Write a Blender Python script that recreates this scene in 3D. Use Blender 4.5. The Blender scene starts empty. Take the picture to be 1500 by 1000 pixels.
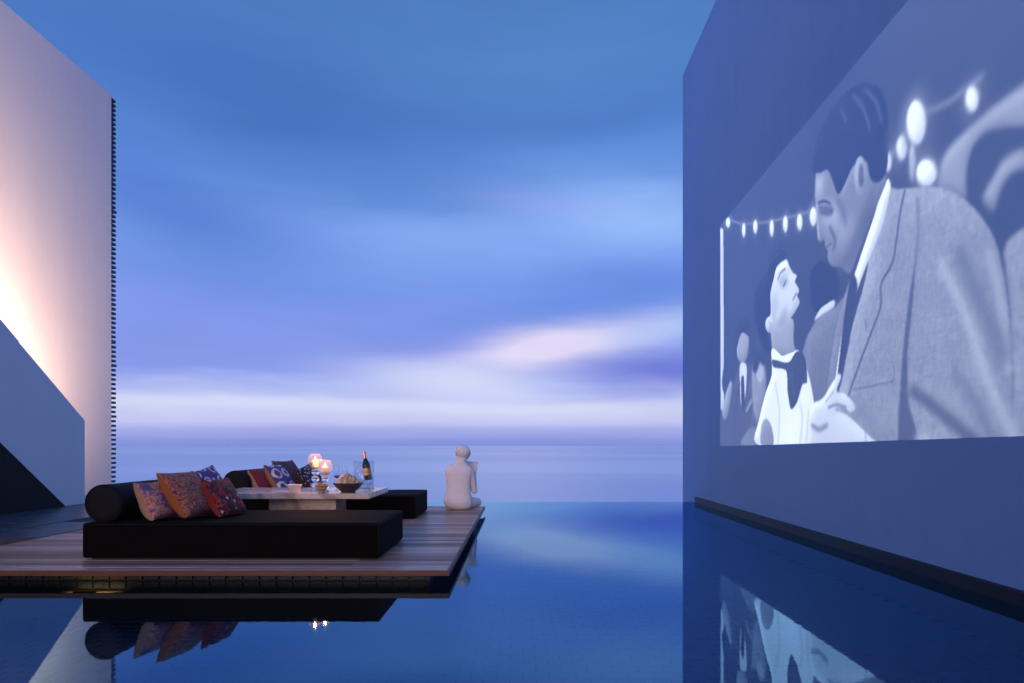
import bpy, bmesh, math, random
import numpy as np
from mathutils import Vector, Matrix

R = math.radians
random.seed(7)
sc = bpy.context.scene
COL = sc.collection

# ------------------------------------------------------------------ camera
EYE = 1.058                     # camera height above the pool water (z = 0)
cd = bpy.data.cameras.new('camera'); cam = bpy.data.objects.new('camera', cd); COL.objects.link(cam)
cam.location = (0, 0, EYE); cam.rotation_euler = (R(90), 0, 0)
cd.sensor_width = 36; cd.lens = 24; cd.shift_x = -0.0067; cd.shift_y = 0.1013
cd.clip_start = 0.05; cd.clip_end = 90000
sc.camera = cam

# ------------------------------------------------------------------ world: dusk sky
W = bpy.data.worlds.new('World'); sc.world = W; W.use_nodes = True
wn, wl = W.node_tree.nodes, W.node_tree.links
wn.clear()
def s2l(c):
    return tuple((v/255/12.92) if v/255 <= 0.04045 else ((v/255+0.055)/1.055)**2.4 for v in c[:3])
def M(op, a, b=None, c=None, clamp=False):
    n = wn.new('ShaderNodeMath'); n.operation = op; n.use_clamp = clamp
    for i, v in enumerate((a, b, c)):
        if v is None: continue
        if isinstance(v, (int, float)): n.inputs[i].default_value = v
        else: wl.new(v, n.inputs[i])
    return n.outputs[0]
def wmix(f, a, b):
    n = wn.new('ShaderNodeMix'); n.data_type = 'RGBA'
    wl.new(f, n.inputs[0])
    for i, v in ((6, a), (7, b)):
        if isinstance(v, tuple): n.inputs[i].default_value = (*s2l(v), 1)
        else: wl.new(v, n.inputs[i])
    return n.outputs[2]
tc = wn.new('ShaderNodeTexCoord')
sep = wn.new('ShaderNodeSeparateXYZ'); wl.new(tc.outputs['Generated'], sep.inputs[0])
dx, dy, dz = sep.outputs
az = M('ARCTAN2', dx, dy)                                  # radians from the sea view, right positive
el = M('ARCSINE', M('MINIMUM', M('MAXIMUM', dz, -1.0), 1.0))
def wnoise(scale, sx, sy, sz, detail=3, rough=0.5, seed=0.0):
    m = wn.new('ShaderNodeMapping'); m.inputs['Scale'].default_value = (sx, sy, sz); m.inputs['Location'].default_value = (seed, seed*.7, seed*.3)
    wl.new(tc.outputs['Generated'], m.inputs[0])
    n = wn.new('ShaderNodeTexNoise'); n.inputs['Scale'].default_value = scale; n.inputs['Detail'].default_value = detail
    n.inputs['Roughness'].default_value = rough; wl.new(m.outputs[0], n.inputs['Vector'])
    return M('SUBTRACT', n.outputs['Fac'], 0.5)
n1 = wnoise(1.3, 1, 1, 5.0, 4, .5, 3.1)
n2 = wnoise(2.6, 1, 1, 6.0, 4, .55, 8.4)
el1 = M('ADD', el, M('MULTIPLY', M('ADD', n1, M('MULTIPLY', n2, .5)), M('MINIMUM', M('MULTIPLY', M('ABSOLUTE', el), 1.25), .18)))
ramp = wn.new('ShaderNodeValToRGB'); ramp.color_ramp.interpolation = 'EASE'
wl.new(M('MULTIPLY', el1, 1/ (math.pi/2)), ramp.inputs[0])
stops = [(0.0, (124, 142, 218)), (1.2, (154, 164, 231)), (2.4, (192, 198, 242)), (3.9, (207, 213, 246)), (5.0, (172, 182, 240)), (6.2, (128, 146, 230)),
         (9.5, (124, 147, 231)), (13, (116, 147, 231)), (17, (126, 162, 237)), (21, (92, 137, 215)), (26, (74, 118, 194)), (33, (74, 120, 187)), (50, (84, 132, 200)), (90, (90, 138, 206))]
er = ramp.color_ramp
while len(er.elements) < len(stops): er.elements.new(0.5)
for e, (d, c) in zip(er.elements, stops):
    e.position = d/90; e.color = (*s2l(c), 1)
sky = ramp.outputs[0]
def patch(sky, col, a0, e0, ra, re, tilt, strength, wob=.05):
    """one soft cloud at an azimuth / elevation (degrees), with a wind-drawn edge"""
    a = M('SUBTRACT', az, R(a0)); e = M('SUBTRACT', M('ADD', el, M('MULTIPLY', n2, wob)), R(e0))
    ct, st = math.cos(R(tilt)), math.sin(R(tilt))
    u = M('ADD', M('MULTIPLY', a, ct/R(ra)), M('MULTIPLY', e, st/R(ra)))
    v = M('ADD', M('MULTIPLY', a, -st/R(re)), M('MULTIPLY', e, ct/R(re)))
    d2 = M('ADD', M('MULTIPLY', u, u), M('MULTIPLY', v, v))
    g = M('MULTIPLY', M('POWER', 2.71828, M('MULTIPLY', d2, -1.0)), strength, clamp=True)
    return wmix(g, sky, col)
sky = patch(sky, (94, 130, 220), 8, 12.0, 17, 2.6, 12, .85)        # slate cloud bank rising to the right
sky = patch(sky, (150, 186, 247), 9.5, 18.5, 8.5, 2.5, -8, .9)       # pale blue opening
sky = patch(sky, (132, 165, 239), -7, 16.5, 11, 3.0, 4, .6)
sky = patch(sky, (126, 144, 230), -22, 9.2, 16, 2.4, -4, .7)
sky = patch(sky, (112, 128, 222), -9, 7.6, 9, 1.1, 5, .7)
sky = patch(sky, (74, 114, 204), -27, 17.5, 13, 4.0, -14, .8)
sky = patch(sky, (150, 160, 236), 1, 20.0, 7, 1.0, -7, .35)
sky = patch(sky, (98, 108, 208), 12.5, 5.8, 8, 1.6, -6, .95)      # violet bank low on the right
sky = patch(sky, (222, 212, 243), 2.8, 8.3, 7.6, 1.5, 8, 1.3)   # rose-lit cloud
sky = patch(sky, (176, 196, 242), 12, 9.6, 4.5, 1.2, 8, .8)
sky = patch(sky, (208, 214, 247), -5.0, 5.4, 9.0, 1.7, -4, .95)
sky = patch(sky, (58, 98, 176), -18, 25, 14, 4.5, -8, .6)
sky = patch(sky, (84, 132, 198), 2, 29, 16, 3.0, 3, .6)
# below the horizon the world is only the sea's far haze
nish = wn.new('ShaderNodeTexSky'); nish.sky_type = 'NISHITA'; nish.sun_disc = False
nish.sun_elevation = R(3); nish.sun_rotation = R(189); nish.air_density = 1.0; nish.dust_density = 1.0; nish.ozone_density = 2.0
n3 = wnoise(5.5, 1, 1, 5.0, 5, .6, 1.7)                   # fine wind-drawn wisps
wisp = M('ADD', M('MULTIPLY', n3, .16), 1.0)
vm = wn.new('ShaderNodeVectorMath'); vm.operation = 'SCALE'; wl.new(sky, vm.inputs[0]); wl.new(wisp, vm.inputs['Scale'])
bg1 = wn.new('ShaderNodeBackground'); wl.new(vm.outputs[0], bg1.inputs[0]); bg1.inputs[1].default_value = 1.0
bg2 = wn.new('ShaderNodeBackground'); wl.new(nish.outputs[0], bg2.inputs[0]); bg2.inputs[1].default_value = 0.02
add = wn.new('ShaderNodeAddShader'); wl.new(bg1.outputs[0], add.inputs[0]); wl.new(bg2.outputs[0], add.inputs[1])
wo = wn.new('ShaderNodeOutputWorld'); wl.new(add.outputs[0], wo.inputs[0])

# ------------------------------------------------------------------ afterglow of the set sun, behind the camera
sd = bpy.data.lights.new('sun', 'SUN'); sd.energy = 0.9; sd.angle = R(22); sd.color = (1.0, 0.60, 0.42)
sun = bpy.data.objects.new('sun', sd); COL.objects.link(sun)
SA, SE = R(-9), R(12)
sun.rotation_euler = Vector((-math.sin(SA)*math.cos(SE), math.cos(SA)*math.cos(SE), -math.sin(SE))).to_track_quat('-Z', 'Y').to_euler()
sun.location = (2, -5, 6)

vs = sc.view_settings
vs.view_transform = 'Standard'; vs.look = 'None'; vs.exposure = 0; vs.gamma = 1; vs.use_curve_mapping = False
sc.render.engine = 'CYCLES'
cy = sc.cycles
cy.use_denoising = True; cy.max_bounces = 10; cy.diffuse_bounces = 4; cy.glossy_bounces = 5; cy.transmission_bounces = 8
cy.transparent_max_bounces = 16; cy.caustics_reflective = False; cy.caustics_refractive = False
cy.sample_clamp_indirect = 4; cy.sample_clamp_direct = 0

# ------------------------------------------------------------------ materials
MATS = {}
class NT:
    """small node-tree writer"""
    def __init__(s, name):
        s.m = bpy.data.materials.new(name); s.m.use_nodes = True
        s.n, s.l = s.m.node_tree.nodes, s.m.node_tree.links
        s.p = s.n['Principled BSDF']; s.out = s.n['Material Output']; MATS[name] = s.m
        s.tc = s.n.new('ShaderNodeTexCoord')
    def put(s, sock, v):
        if isinstance(v, (int, float)): sock.default_value = v
        elif isinstance(v, tuple): sock.default_value = (*v, 1) if len(v) == 3 and sock.type == 'RGBA' else v
        else: s.l.new(v, sock)
    def set(s, **k):
        for a, v in k.items(): s.put(s.p.inputs[a.replace('_', ' ')], v)
        return s
    def coord(s, scale=(1, 1, 1), kind='Object', rot=(0, 0, 0), loc=(0, 0, 0)):
        m = s.n.new('ShaderNodeMapping'); m.inputs['Scale'].default_value = scale; m.inputs['Rotation'].default_value = rot; m.inputs['Location'].default_value = loc
        s.l.new(s.tc.outputs[kind], m.inputs[0]); return m.outputs[0]
    def noise(s, vec, scale, detail=4, rough=.55, dist=0):
        n = s.n.new('ShaderNodeTexNoise'); s.l.new(vec, n.inputs['Vector'])
        n.inputs['Scale'].default_value = scale; n.inputs['Detail'].default_value = detail; n.inputs['Roughness'].default_value = rough
        n.inputs['Distortion'].default_value = dist; return n.outputs['Fac']
    def voro(s, vec, scale, feature='F1', out='Distance', metric='EUCLIDEAN', rnd=1.0):
        n = s.n.new('ShaderNodeTexVoronoi'); n.feature = feature; s.l.new(vec, n.inputs['Vector']); n.inputs['Scale'].default_value = scale
        n.inputs['Randomness'].default_value = rnd
        if feature != 'DISTANCE_TO_EDGE': n.distance = metric
        return n.outputs[out]
    def wave(s, vec, scale, dist=0, dsc=1, prof='SIN', direction='X', kind='BANDS'):
        n = s.n.new('ShaderNodeTexWave'); n.wave_type = kind; n.wave_profile = prof
        if kind == 'BANDS': n.bands_direction = direction
        s.l.new(vec, n.inputs['Vector']); n.inputs['Scale'].default_value = scale; n.inputs['Distortion'].default_value = dist
        n.inputs['Detail Scale'].default_value = dsc; return n.outputs['Fac']
    def ramp(s, f, *st, interp='LINEAR'):
        n = s.n.new('ShaderNodeValToRGB'); n.color_ramp.interpolation = interp; s.l.new(f, n.inputs[0])
        e = n.color_ramp.elements
        while len(e) < len(st): e.new(.5)
        for x, (p, c) in zip(e, st):
            x.position = p; x.color = (*c, 1) if isinstance(c, tuple) else (c, c, c, 1)
        return n.outputs[0]
    def mix(s, f, a, b, mode='MIX'):
        n = s.n.new('ShaderNodeMix'); n.data_type = 'RGBA'; n.blend_type = mode
        s.put(n.inputs[0], f); s.put(n.inputs[6], a); s.put(n.inputs[7], b); return n.outputs[2]
    def math(s, op, a, b=0.0):
        n = s.n.new('ShaderNodeMath'); n.operation = op; s.put(n.inputs[0], a); s.put(n.inputs[1], b); return n.outputs[0]
    def rnd(s):
        return s.n.new('ShaderNodeObjectInfo').outputs['Random']
    def bump(s, h, strength=.2, dist=.01):
        b = s.n.new('ShaderNodeBump'); b.inputs['Strength'].default_value = strength; b.inputs['Distance'].default_value = dist
        s.l.new(h, b.inputs['Height']); s.l.new(b.outputs[0], s.p.inputs['Normal']); return s
def shade_mul(t, col, f, amt):
    """scale a colour by 1-amt..1+amt following f (0..1)"""
    g = t.ramp(f, (0.0, 1-amt), (1.0, 1.0)); return t.mix(1.0, col, g, 'MULTIPLY')

def plaster(name, col, grain=.10):
    t = NT(name); v = t.coord()
    big = t.noise(v, .5, 5, .6); fine = t.noise(v, 60, 3, .6); mid = t.noise(v, 6, 4, .6)
    streak = t.noise(t.coord((2.2, 2.2, .12)), 1.5, 5, .6)          # faint run-off streaks
    c = shade_mul(t, shade_mul(t, shade_mul(t, col, big, grain), mid, grain*.5), streak, grain*.8)
    t.set(Base_Color=c, Roughness=.85).bump(t.mix(.4, fine, mid), .12, .01)
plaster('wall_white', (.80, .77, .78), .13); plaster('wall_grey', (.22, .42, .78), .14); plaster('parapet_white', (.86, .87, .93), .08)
plaster('painted_shade', (.012, .011, .013))  # near-black colour standing in for the shade under the stair

t = NT('black_stone'); v = t.coord(); t.set(Base_Color=t.mix(t.noise(v, 3, 5), (.003, .003, .005), (.008, .008, .011)), Roughness=.45, Specular_IOR_Level=.3).bump(t.noise(v, 40), .1, .01)
t = NT('terrace_stone'); v = t.coord((1, 4, 1)); f = t.noise(v, 2.2, 6, .62)
t.set(Base_Color=t.mix(f, (.034, .044, .066), (.085, .10, .135)), Roughness=t.ramp(f, (.3, .22), (.7, .42))).bump(t.noise(v, 30, 4), .12, .01)

t = NT('deck_wood'); v = t.coord((1.2, 26, 26)); g = t.noise(v, 4, 6, .62, .4)
v2 = t.coord((.8, 3, 3), loc=(3, 1, 2)); blot = t.noise(v2, 1.6, 4)
rn = t.rnd(); base = t.mix(rn, (.34, .165, .11), (.95, .64, .55))
c = t.mix(t.ramp(g, (.35, 0.0), (.7, 1.0)), t.mix(1.0, base, (.55, .5, .5), 'MULTIPLY'), base)
t.set(Base_Color=shade_mul(t, c, blot, .35), Roughness=t.math('ADD', t.math('MULTIPLY', g, .25), t.math('ADD', .16, t.math('MULTIPLY', t.math('SUBTRACT', 1.0, rn), .20))), Specular_IOR_Level=.8).bump(g, .12, .003)
t = NT('fascia_wood'); v = t.coord((1.5, 20, 20)); g = t.noise(v, 3, 5)
t.set(Base_Color=t.mix(g, (.10, .034, .016), (.19, .07, .034)), Roughness=.5).bump(g, .2, .004)

t = NT('plinth_tile'); v = t.coord(); g = t.noise(v, 34, 5, .7)
t.set(Base_Color=t.mix(t.ramp(g, (.35, 0.0), (.65, 1.0)), (.003, .005, .003), t.mix(t.rnd(), (.030, .022, .010), (.012, .022, .010))), Roughness=.3, Specular_IOR_Level=.25).bump(g, .6, .006)
t = NT('pool_tile'); v = t.coord(); r = t.rnd()
c = t.mix(r, (.002, .014, .040), (.004, .030, .080)); t.set(Base_Color=shade_mul(t, c, t.noise(v, 12, 4), .4), Roughness=.4)
t = NT('pool_tile_field'); a = t.n.new('ShaderNodeAttribute'); a.attribute_name = 'shade'
v = t.coord(); c = t.mix(a.outputs['Fac'], (.002, .014, .040), (.004, .030, .080)); t.set(Base_Color=shade_mul(t, c, t.noise(v, 12, 4), .4), Roughness=.4)
t = NT('grout'); t.set(Base_Color=(.003, .018, .050), Roughness=.8)

def thin_glass(name, tint, ior, rough=0.0, sheet=False):
    t = NT(name); t.n.remove(t.p)
    tr = t.n.new('ShaderNodeBsdfTransparent'); tr.inputs[0].default_value = (*tint, 1)
    gl = t.n.new('ShaderNodeBsdfGlossy'); gl.inputs['Roughness'].default_value = rough
    if sheet:                               # water skin, same from above and below
        fr = t.n.new('ShaderNodeLayerWeight'); fr.inputs[0].default_value = .5; r0 = ior
        fo = t.math('ADD', t.math('MULTIPLY', t.math('POWER', fr.outputs['Facing'], 5.0), 1-r0), r0)
        gl.inputs[0].default_value = (.38, .68, .98, 1)
    else:                                   # two-sided pane: reflection grows towards the rim
        fr = t.n.new('ShaderNodeLayerWeight'); fr.inputs[0].default_value = .5
        fo = t.math('ADD', t.math('MULTIPLY', t.math('POWER', fr.outputs['Facing'], 4.0), .55), .035)
    mx = t.n.new('ShaderNodeMixShader'); t.l.new(fo, mx.inputs[0]); t.l.new(tr.outputs[0], mx.inputs[1]); t.l.new(gl.outputs[0], mx.inputs[2])
    t.l.new(mx.outputs[0], t.out.inputs[0]); return t, gl, fr
thin_glass('thin_glass', (.93, .96, .97), 1.5)
t, gl, fr = thin_glass('globe_glass', (.96, .95, .93), 1.5)          # faintly milky, catches the candle
tl_ = t.n.new('ShaderNodeBsdfTranslucent'); tl_.inputs[0].default_value = (1.0, .66, .36, 1); mx = t.out.inputs[0].links[0].from_node
m2 = t.n.new('ShaderNodeMixShader'); m2.inputs[0].default_value = .025; t.l.new(mx.outputs[0], m2.inputs[1]); t.l.new(tl_.outputs[0], m2.inputs[2]); t.l.new(m2.outputs[0], t.out.inputs[0])
t, gl, fr = thin_glass('pool_water', (.70, .86, .97), .18, .02, True)
v = t.coord((1, 2.2, 1)); b = t.n.new('ShaderNodeBump'); b.inputs['Strength'].default_value = .008; b.inputs['Distance'].default_value = .02
t.l.new(t.noise(v, 5, 3), b.inputs['Height']); t.l.new(b.outputs[0], gl.inputs['Normal'])
t = NT('crystal'); t.set(Base_Color=(.97, .98, 1.0), Roughness=.02, IOR=1.45, Transmission_Weight=1.0)

t = NT('sea_water'); v = t.coord((.004, .011, 1)); v2 = t.coord((.004, .03, 1), loc=(4, 2, 0))
f = t.noise(v, 1.0, 2, .4); f2 = t.noise(v2, 1.0, 2, .4)
t.set(Base_Color=t.mix(t.ramp(f, (.40, 0.0), (.60, 1.0)), (.14, .42, .80), (.50, .66, .92)), Roughness=.20, IOR=1.33)

t = NT('black_fabric'); v = t.coord(); wv = t.noise(v, 350, 2); f = t.noise(v, 2.5, 4)
t.set(Base_Color=t.mix(f, (.0022, .0016, .0013), (.0042, .0032, .0027)), Roughness=.9, Specular_IOR_Level=.14).bump(wv, .3, .002)
t = NT('black_fabric_bolster'); v = t.coord(); wv = t.noise(v, 350, 2)
t.set(Base_Color=(.0055, .006, .009), Roughness=.8, Specular_IOR_Level=.3).bump(t.mix(.4, wv, t.noise(v, 7, 3)), .3, .006)

def marble(name, rot):
    t = NT(name); v = t.coord((1, 1, 1), rot=rot)
    w = t.wave(v, 1.1, 12, .9); w2 = t.wave(v, 3.3, 16, 1.4); cl = t.noise(v, 2.4, 6, .6, .6)
    c = t.mix(t.ramp(cl, (.3, 0.0), (.75, 1.0)), (.56, .43, .34), (.82, .76, .71))
    c = t.mix(t.ramp(t.math('MULTIPLY', w, t.math('ADD', cl, .35)), (.0, .7), (.10, .2), (.22, 0.0)), c, (.34, .24, .18)); c = t.mix(t.ramp(w2, (.0, .4), (.12, 0.0)), c, (.42, .28, .2))
    t.set(Base_Color=c, Roughness=.16)
marble('marble', (0, R(35), R(25)))
t = NT('statue_stone'); v = t.coord(); f = t.noise(v, 5, 5)
t.set(Base_Color=t.mix(f, (.80, .80, .82), (.89, .89, .90)), Roughness=.62).bump(t.noise(v, 70, 3), .06, .004)
t = NT('paper'); t.set(Base_Color=(.72, .70, .69), Roughness=.7)
t = NT('louvre_metal'); t.set(Base_Color=(.010, .013, .022), Roughness=.5, Metallic=.0)
t = NT('wax'); t.set(Base_Color=(.9, .78, .6), Roughness=.5, Subsurface_Weight=.8, Subsurface_Scale=.05, Subsurface_Radius=(1.0, .6, .3))
def emit(name, col, st):
    t = NT(name); t.set(Base_Color=(0, 0, 0), Emission_Color=col, Emission_Strength=st)
emit('flame', (1.0, .42, .10), 18); emit('led_strip', (1.0, .62, .36), 4.0); emit('bulb_warm', (1.0, .4, .08), 3)
t = NT('lamp_metal'); t.set(Base_Color=(.03, .03, .03), Roughness=.4, Metallic=.6)
t = NT('white_ceramic'); t.set(Base_Color=(.76, .72, .69), Roughness=.35)
t = NT('striped_ceramic'); v = t.coord(); w = t.wave(v, 9, 2, 1, direction='Z'); t.set(Base_Color=t.mix(w, (.32, .20, .12), (.55, .42, .30)), Roughness=.4)
t = NT('dark_ceramic'); v = t.coord(); t.set(Base_Color=t.mix(t.noise(v, 18), (.045, .038, .034), (.085, .07, .06)), Roughness=.45)
t = NT('crisps'); a = t.n.new('ShaderNodeAttribute'); a.attribute_name = 'shade'; t.set(Base_Color=t.ramp(a.outputs['Fac'], (0.0, (.50, .26, .10)), (.5, (.70, .52, .32)), (1.0, (.78, .70, .58))), Roughness=.7)
t = NT('nuts'); a = t.n.new('ShaderNodeAttribute'); a.attribute_name = 'shade'; t.set(Base_Color=t.ramp(a.outputs['Fac'], (0.0, (.16, .08, .04)), (1.0, (.62, .44, .28))), Roughness=.6)
t = NT('bottle_glass'); t.set(Base_Color=(.006, .010, .008), Roughness=.08, Coat_Weight=.4)
t = NT('copper_foil'); v = t.coord(); t.set(Base_Color=(.70, .36, .22), Metallic=.8, Roughness=.38).bump(t.noise(v, 130), .4, .002)
t = NT('gold_label'); v = t.coord(); t.set(Base_Color=t.mix(t.ramp(t.noise(v, 60, 3), (.45, 0.0), (.55, 1.0)), (.36, .24, .10), (.66, .52, .30)), Roughness=.5, Metallic=.3)
t = NT('wine'); t.set(Base_Color=(.10, .045, .02), Roughness=.05)

# ------------------------------------------------------------------ mesh helpers
def box(x0, x1, y0, y1, z0, z1):
    v = [(x, y, z) for z in (z0, z1) for y in (y0, y1) for x in (x0, x1)]
    return v, [(0, 2, 3, 1), (4, 5, 7, 6), (0, 1, 5, 4), (2, 6, 7, 3), (0, 4, 6, 2), (1, 3, 7, 5)]
def lathe(prof, n=32, closed=False):
    v, f = [], []
    for r, z in prof:
        for k in range(n):
            a = 2*math.pi*k/n; v.append((r*math.cos(a), r*math.sin(a), z))
    m = len(prof)
    for i in range(m if closed else m-1):
        for k in range(n):
            a, b = i*n, ((i+1) % m)*n
            f.append((a+k, a+(k+1) % n, b+(k+1) % n, b+k))
    return v, f
def tube(pts, r, n=8, close=False):
    v, f = [], []; m = len(pts); P = [Vector(p) for p in pts]
    for i, p in enumerate(P):
        d = (P[(i+1) % m] - P[i-1]) if close else (P[min(i+1, m-1)] - P[max(i-1, 0)])
        q = d.to_track_quat('Z', 'Y')
        rr = r[i] if isinstance(r, (list, tuple)) else r
        for k in range(n):
            a = 2*math.pi*k/n; v.append(tuple(p + q @ Vector((rr*math.cos(a), rr*math.sin(a), 0))))
    for i in range(m if close else m-1):
        for k in range(n):
            a, b = i*n, ((i+1) % m)*n
            f.append((a+k, a+(k+1) % n, b+(k+1) % n, b+k))
    if not close:
        f.append(tuple(range(n))[::-1]); f.append(tuple((m-1)*n+k for k in range(n)))
    return v, f
def sphere(c, r, nu=14, nv=9):
    v, f = [], []; rx, ry, rz = r if isinstance(r, tuple) else (r, r, r)
    for j in range(nv+1):
        th = math.pi*j/nv
        for k in range(nu):
            a = 2*math.pi*k/nu; v.append((c[0]+rx*math.sin(th)*math.cos(a), c[1]+ry*math.sin(th)*math.sin(a), c[2]+rz*math.cos(th)))
    for j in range(nv):
        for k in range(nu): f.append((j*nu+k, (j+1)*nu+k, (j+1)*nu+(k+1) % nu, j*nu+(k+1) % nu))
    return v, f
def join(*parts):
    V, F = [], []
    for v, f in parts:
        o = len(V); V += list(v); F += [tuple(i+o for i in q) for q in f]
    return V, F
def mk(name, vf, mat, parent=None, smooth=False, bevel=0, seg=2, auto=None):
    me = bpy.data.meshes.new(name); me.from_pydata(vf[0], [], vf[1]); me.validate()
    bm = bmesh.new(); bm.from_mesh(me); bmesh.ops.remove_doubles(bm, verts=bm.verts, dist=1e-6)
    if bevel: bmesh.ops.bevel(bm, geom=list(bm.edges), offset=bevel, segments=seg, profile=.6, affect='EDGES')
    bmesh.ops.recalc_face_normals(bm, faces=bm.faces); bm.to_mesh(me); bm.free()
    if smooth:
        for p in me.polygons: p.use_smooth = True
        if auto:
            me.set_sharp_from_angle(angle=R(auto))
    o = bpy.data.objects.new(name, me); COL.objects.link(o)
    me.materials.append(MATS[mat])
    if parent is not None: o.parent = parent
    return o
def dup(o, name, loc, parent=None):
    c = o.copy(); c.name = name; COL.objects.link(c); c.location = loc
    if parent is not None: c.parent = parent
    return c
def tag(o, label=None, cat=None, group=None, kind=None):
    for k, v in (('label', label), ('category', cat), ('group', group), ('kind', kind)):
        if v: o[k] = v
    return o
def thing(name, label, cat, loc=(0, 0, 0), rz=0, group=None):
    o = bpy.data.objects.new(name, None); COL.objects.link(o); o.location = loc; o.rotation_euler = (0, 0, rz)
    o.empty_display_size = .1
    return tag(o, label, cat, group)
def face_attr(o, vals):
    a = o.data.attributes.new('shade', 'FLOAT', 'FACE'); a.data.foreach_set('value', np.asarray(vals, dtype=np.float32))

# ================================================================== SETTING
# sea, far beyond and below the pool's overflow edge
SEA = -3.2
tag(mk('sea', ([(-45000, 13.2, SEA), (45000, 13.2, SEA), (45000, 70000, SEA), (-45000, 70000, SEA)], [(0, 1, 2, 3)]), 'sea_water'), kind='structure')
PY0, PY1, PXL, PXR = 1.2, 12.8, -5.74, 3.29
FLOOR = -0.30
tag(mk('ground', box(-30, 30, -25, 13.25, -3.6, -.45), 'black_stone'), kind='structure')
pf = tag(mk('pool_floor', box(PXL, PXR+.05, PY0, PY1, -.45, FLOOR-.005), 'grout'), kind='structure')
# mosaic of the pool floor: the nearest tiles singly, the far ones as one field
TW, TD = .155, .115
proto = None; near = []; far = []
j = 0; y = PY0+.02
while y < PY1-.1:
    x = PXL+.03 + (j % 2)*TW*.5
    while x < PXR-.1:
        cx, cy2 = x+TW/2, y+TD/2
        if abs(cx) < .80*cy2*1.25+.1 and cy2 > 2.6: (near if (cy2 < 6.2 and cx > -2.6) else far).append((cx, cy2))
        else: far.append((cx, cy2))
        x += TW
    y += TD; j += 1
near.sort(key=lambda p: p[1]); far += near[300:]; near = near[:300]
random.seed(3)
for i, (cx, cy2) in enumerate(near):
    if proto is None:
        proto = mk('tile', box(-TW/2+.004, TW/2-.004, -TD/2+.004, TD/2-.004, -.005, 0), 'pool_tile', pf); o = proto
    else: o = dup(proto, 'tile', (0, 0, 0), pf)
    o.location = (cx, cy2, FLOOR+random.uniform(-.0015, .0015))
V, F, S = [], [], []
for cx, cy2 in far:
    o = len(V); a, b = TW/2-.004, TD/2-.004; z = FLOOR+random.uniform(-.0015, .0015)
    V += [(cx-a, cy2-b, z), (cx+a, cy2-b, z), (cx+a, cy2+b, z), (cx-a, cy2+b, z), (cx-a-.002, cy2-b-.002, z-.0045), (cx+a+.002, cy2-b-.002, z-.0045), (cx+a+.002, cy2+b+.002, z-.0045), (cx-a-.002, cy2+b+.002, z-.0045)]
    F += [(o, o+1, o+2, o+3), (o, o+4, o+5, o+1), (o+1, o+5, o+6, o+2), (o+2, o+6, o+7, o+3), (o+3, o+7, o+4, o)]
    S += [random.random()]*5
me = bpy.data.meshes.new('tile_field'); me.from_pydata(V, [], F); me.materials.append(MATS['pool_tile_field'])
fo = bpy.data.objects.new('tile_field', me); COL.objects.link(fo); fo.parent = pf; fo['kind'] = 'stuff'; face_attr(fo, S)
# pool walls and overflow edge
tag(mk('pool_edge', join(box(-8.6, PXR+1.2, PY1, PY1+.11, -3.5, -.005), box(-8.6, PXR+1.2, PY1+.11, PY1+.13, -3.5, -.06)), 'black_stone'), kind='structure')
tag(mk('pool_water', ([(PXL, PY0, 0), (PXR+.02, PY0, 0), (PXR+.02, PY1+.10, 0), (PXL, PY1+.10, 0)], [(0, 1, 2, 3)]), 'pool_water'), kind='structure')
# terraces: left of the pool and behind the photographer
TZ = .108
tag(mk('terrace', box(-8.33, PXL, PY0, 13.9, -.45, TZ), 'terrace_stone', bevel=.004, seg=1), kind='structure')
tag(mk('terrace', box(-8.33, 8, -20, PY0-.002, -.449, TZ+.003), 'terrace_stone', bevel=.004, seg=1), kind='structure')

# big projection wall on the right with its black upstand
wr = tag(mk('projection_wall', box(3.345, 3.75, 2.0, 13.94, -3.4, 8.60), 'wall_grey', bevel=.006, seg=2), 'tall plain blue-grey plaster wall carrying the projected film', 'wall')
cb = tag(mk('black_curb', box(PXR, 3.343, PY0, 12.79, -.44, .098), 'black_stone', bevel=.004, seg=1), 'low black stone curb along the foot of the projection wall', 'curb')

# tall white wall on the left, warm-lit from the stair
wlft = tag(mk('white_wall', box(-8.65, -8.332, -3, 13.96, -3.4, 8.21), 'wall_white', bevel=.005, seg=2), 'tall white plaster wall glowing warm above the stair', 'wall')

# louvre blades just past the white wall's seaward end
lv = thing('louvre_screen', 'dark horizontal louvre blades at the seaward end of the white wall', 'louvres', (-8.34, 13.98, 0))
blade = None
for i in range(84):
    z = 8.13 - i*.0955
    if blade is None:
        b0 = box(-1.6, 0, 0, .155, 0, .048); blade = mk('slat', b0, 'louvre_metal', lv, bevel=.003, seg=1); o = blade
    else: o = dup(blade, 'slat', (0, 0, 0), lv)
    o.location = (random.uniform(-.006, .004), random.uniform(-.004, .004), z)
    if i in (24, 57, 68): o.location.x += .012
mk('post', box(-1.5, -1.42, .05, .11, .0, 8.2), 'louvre_metal', lv)

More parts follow.
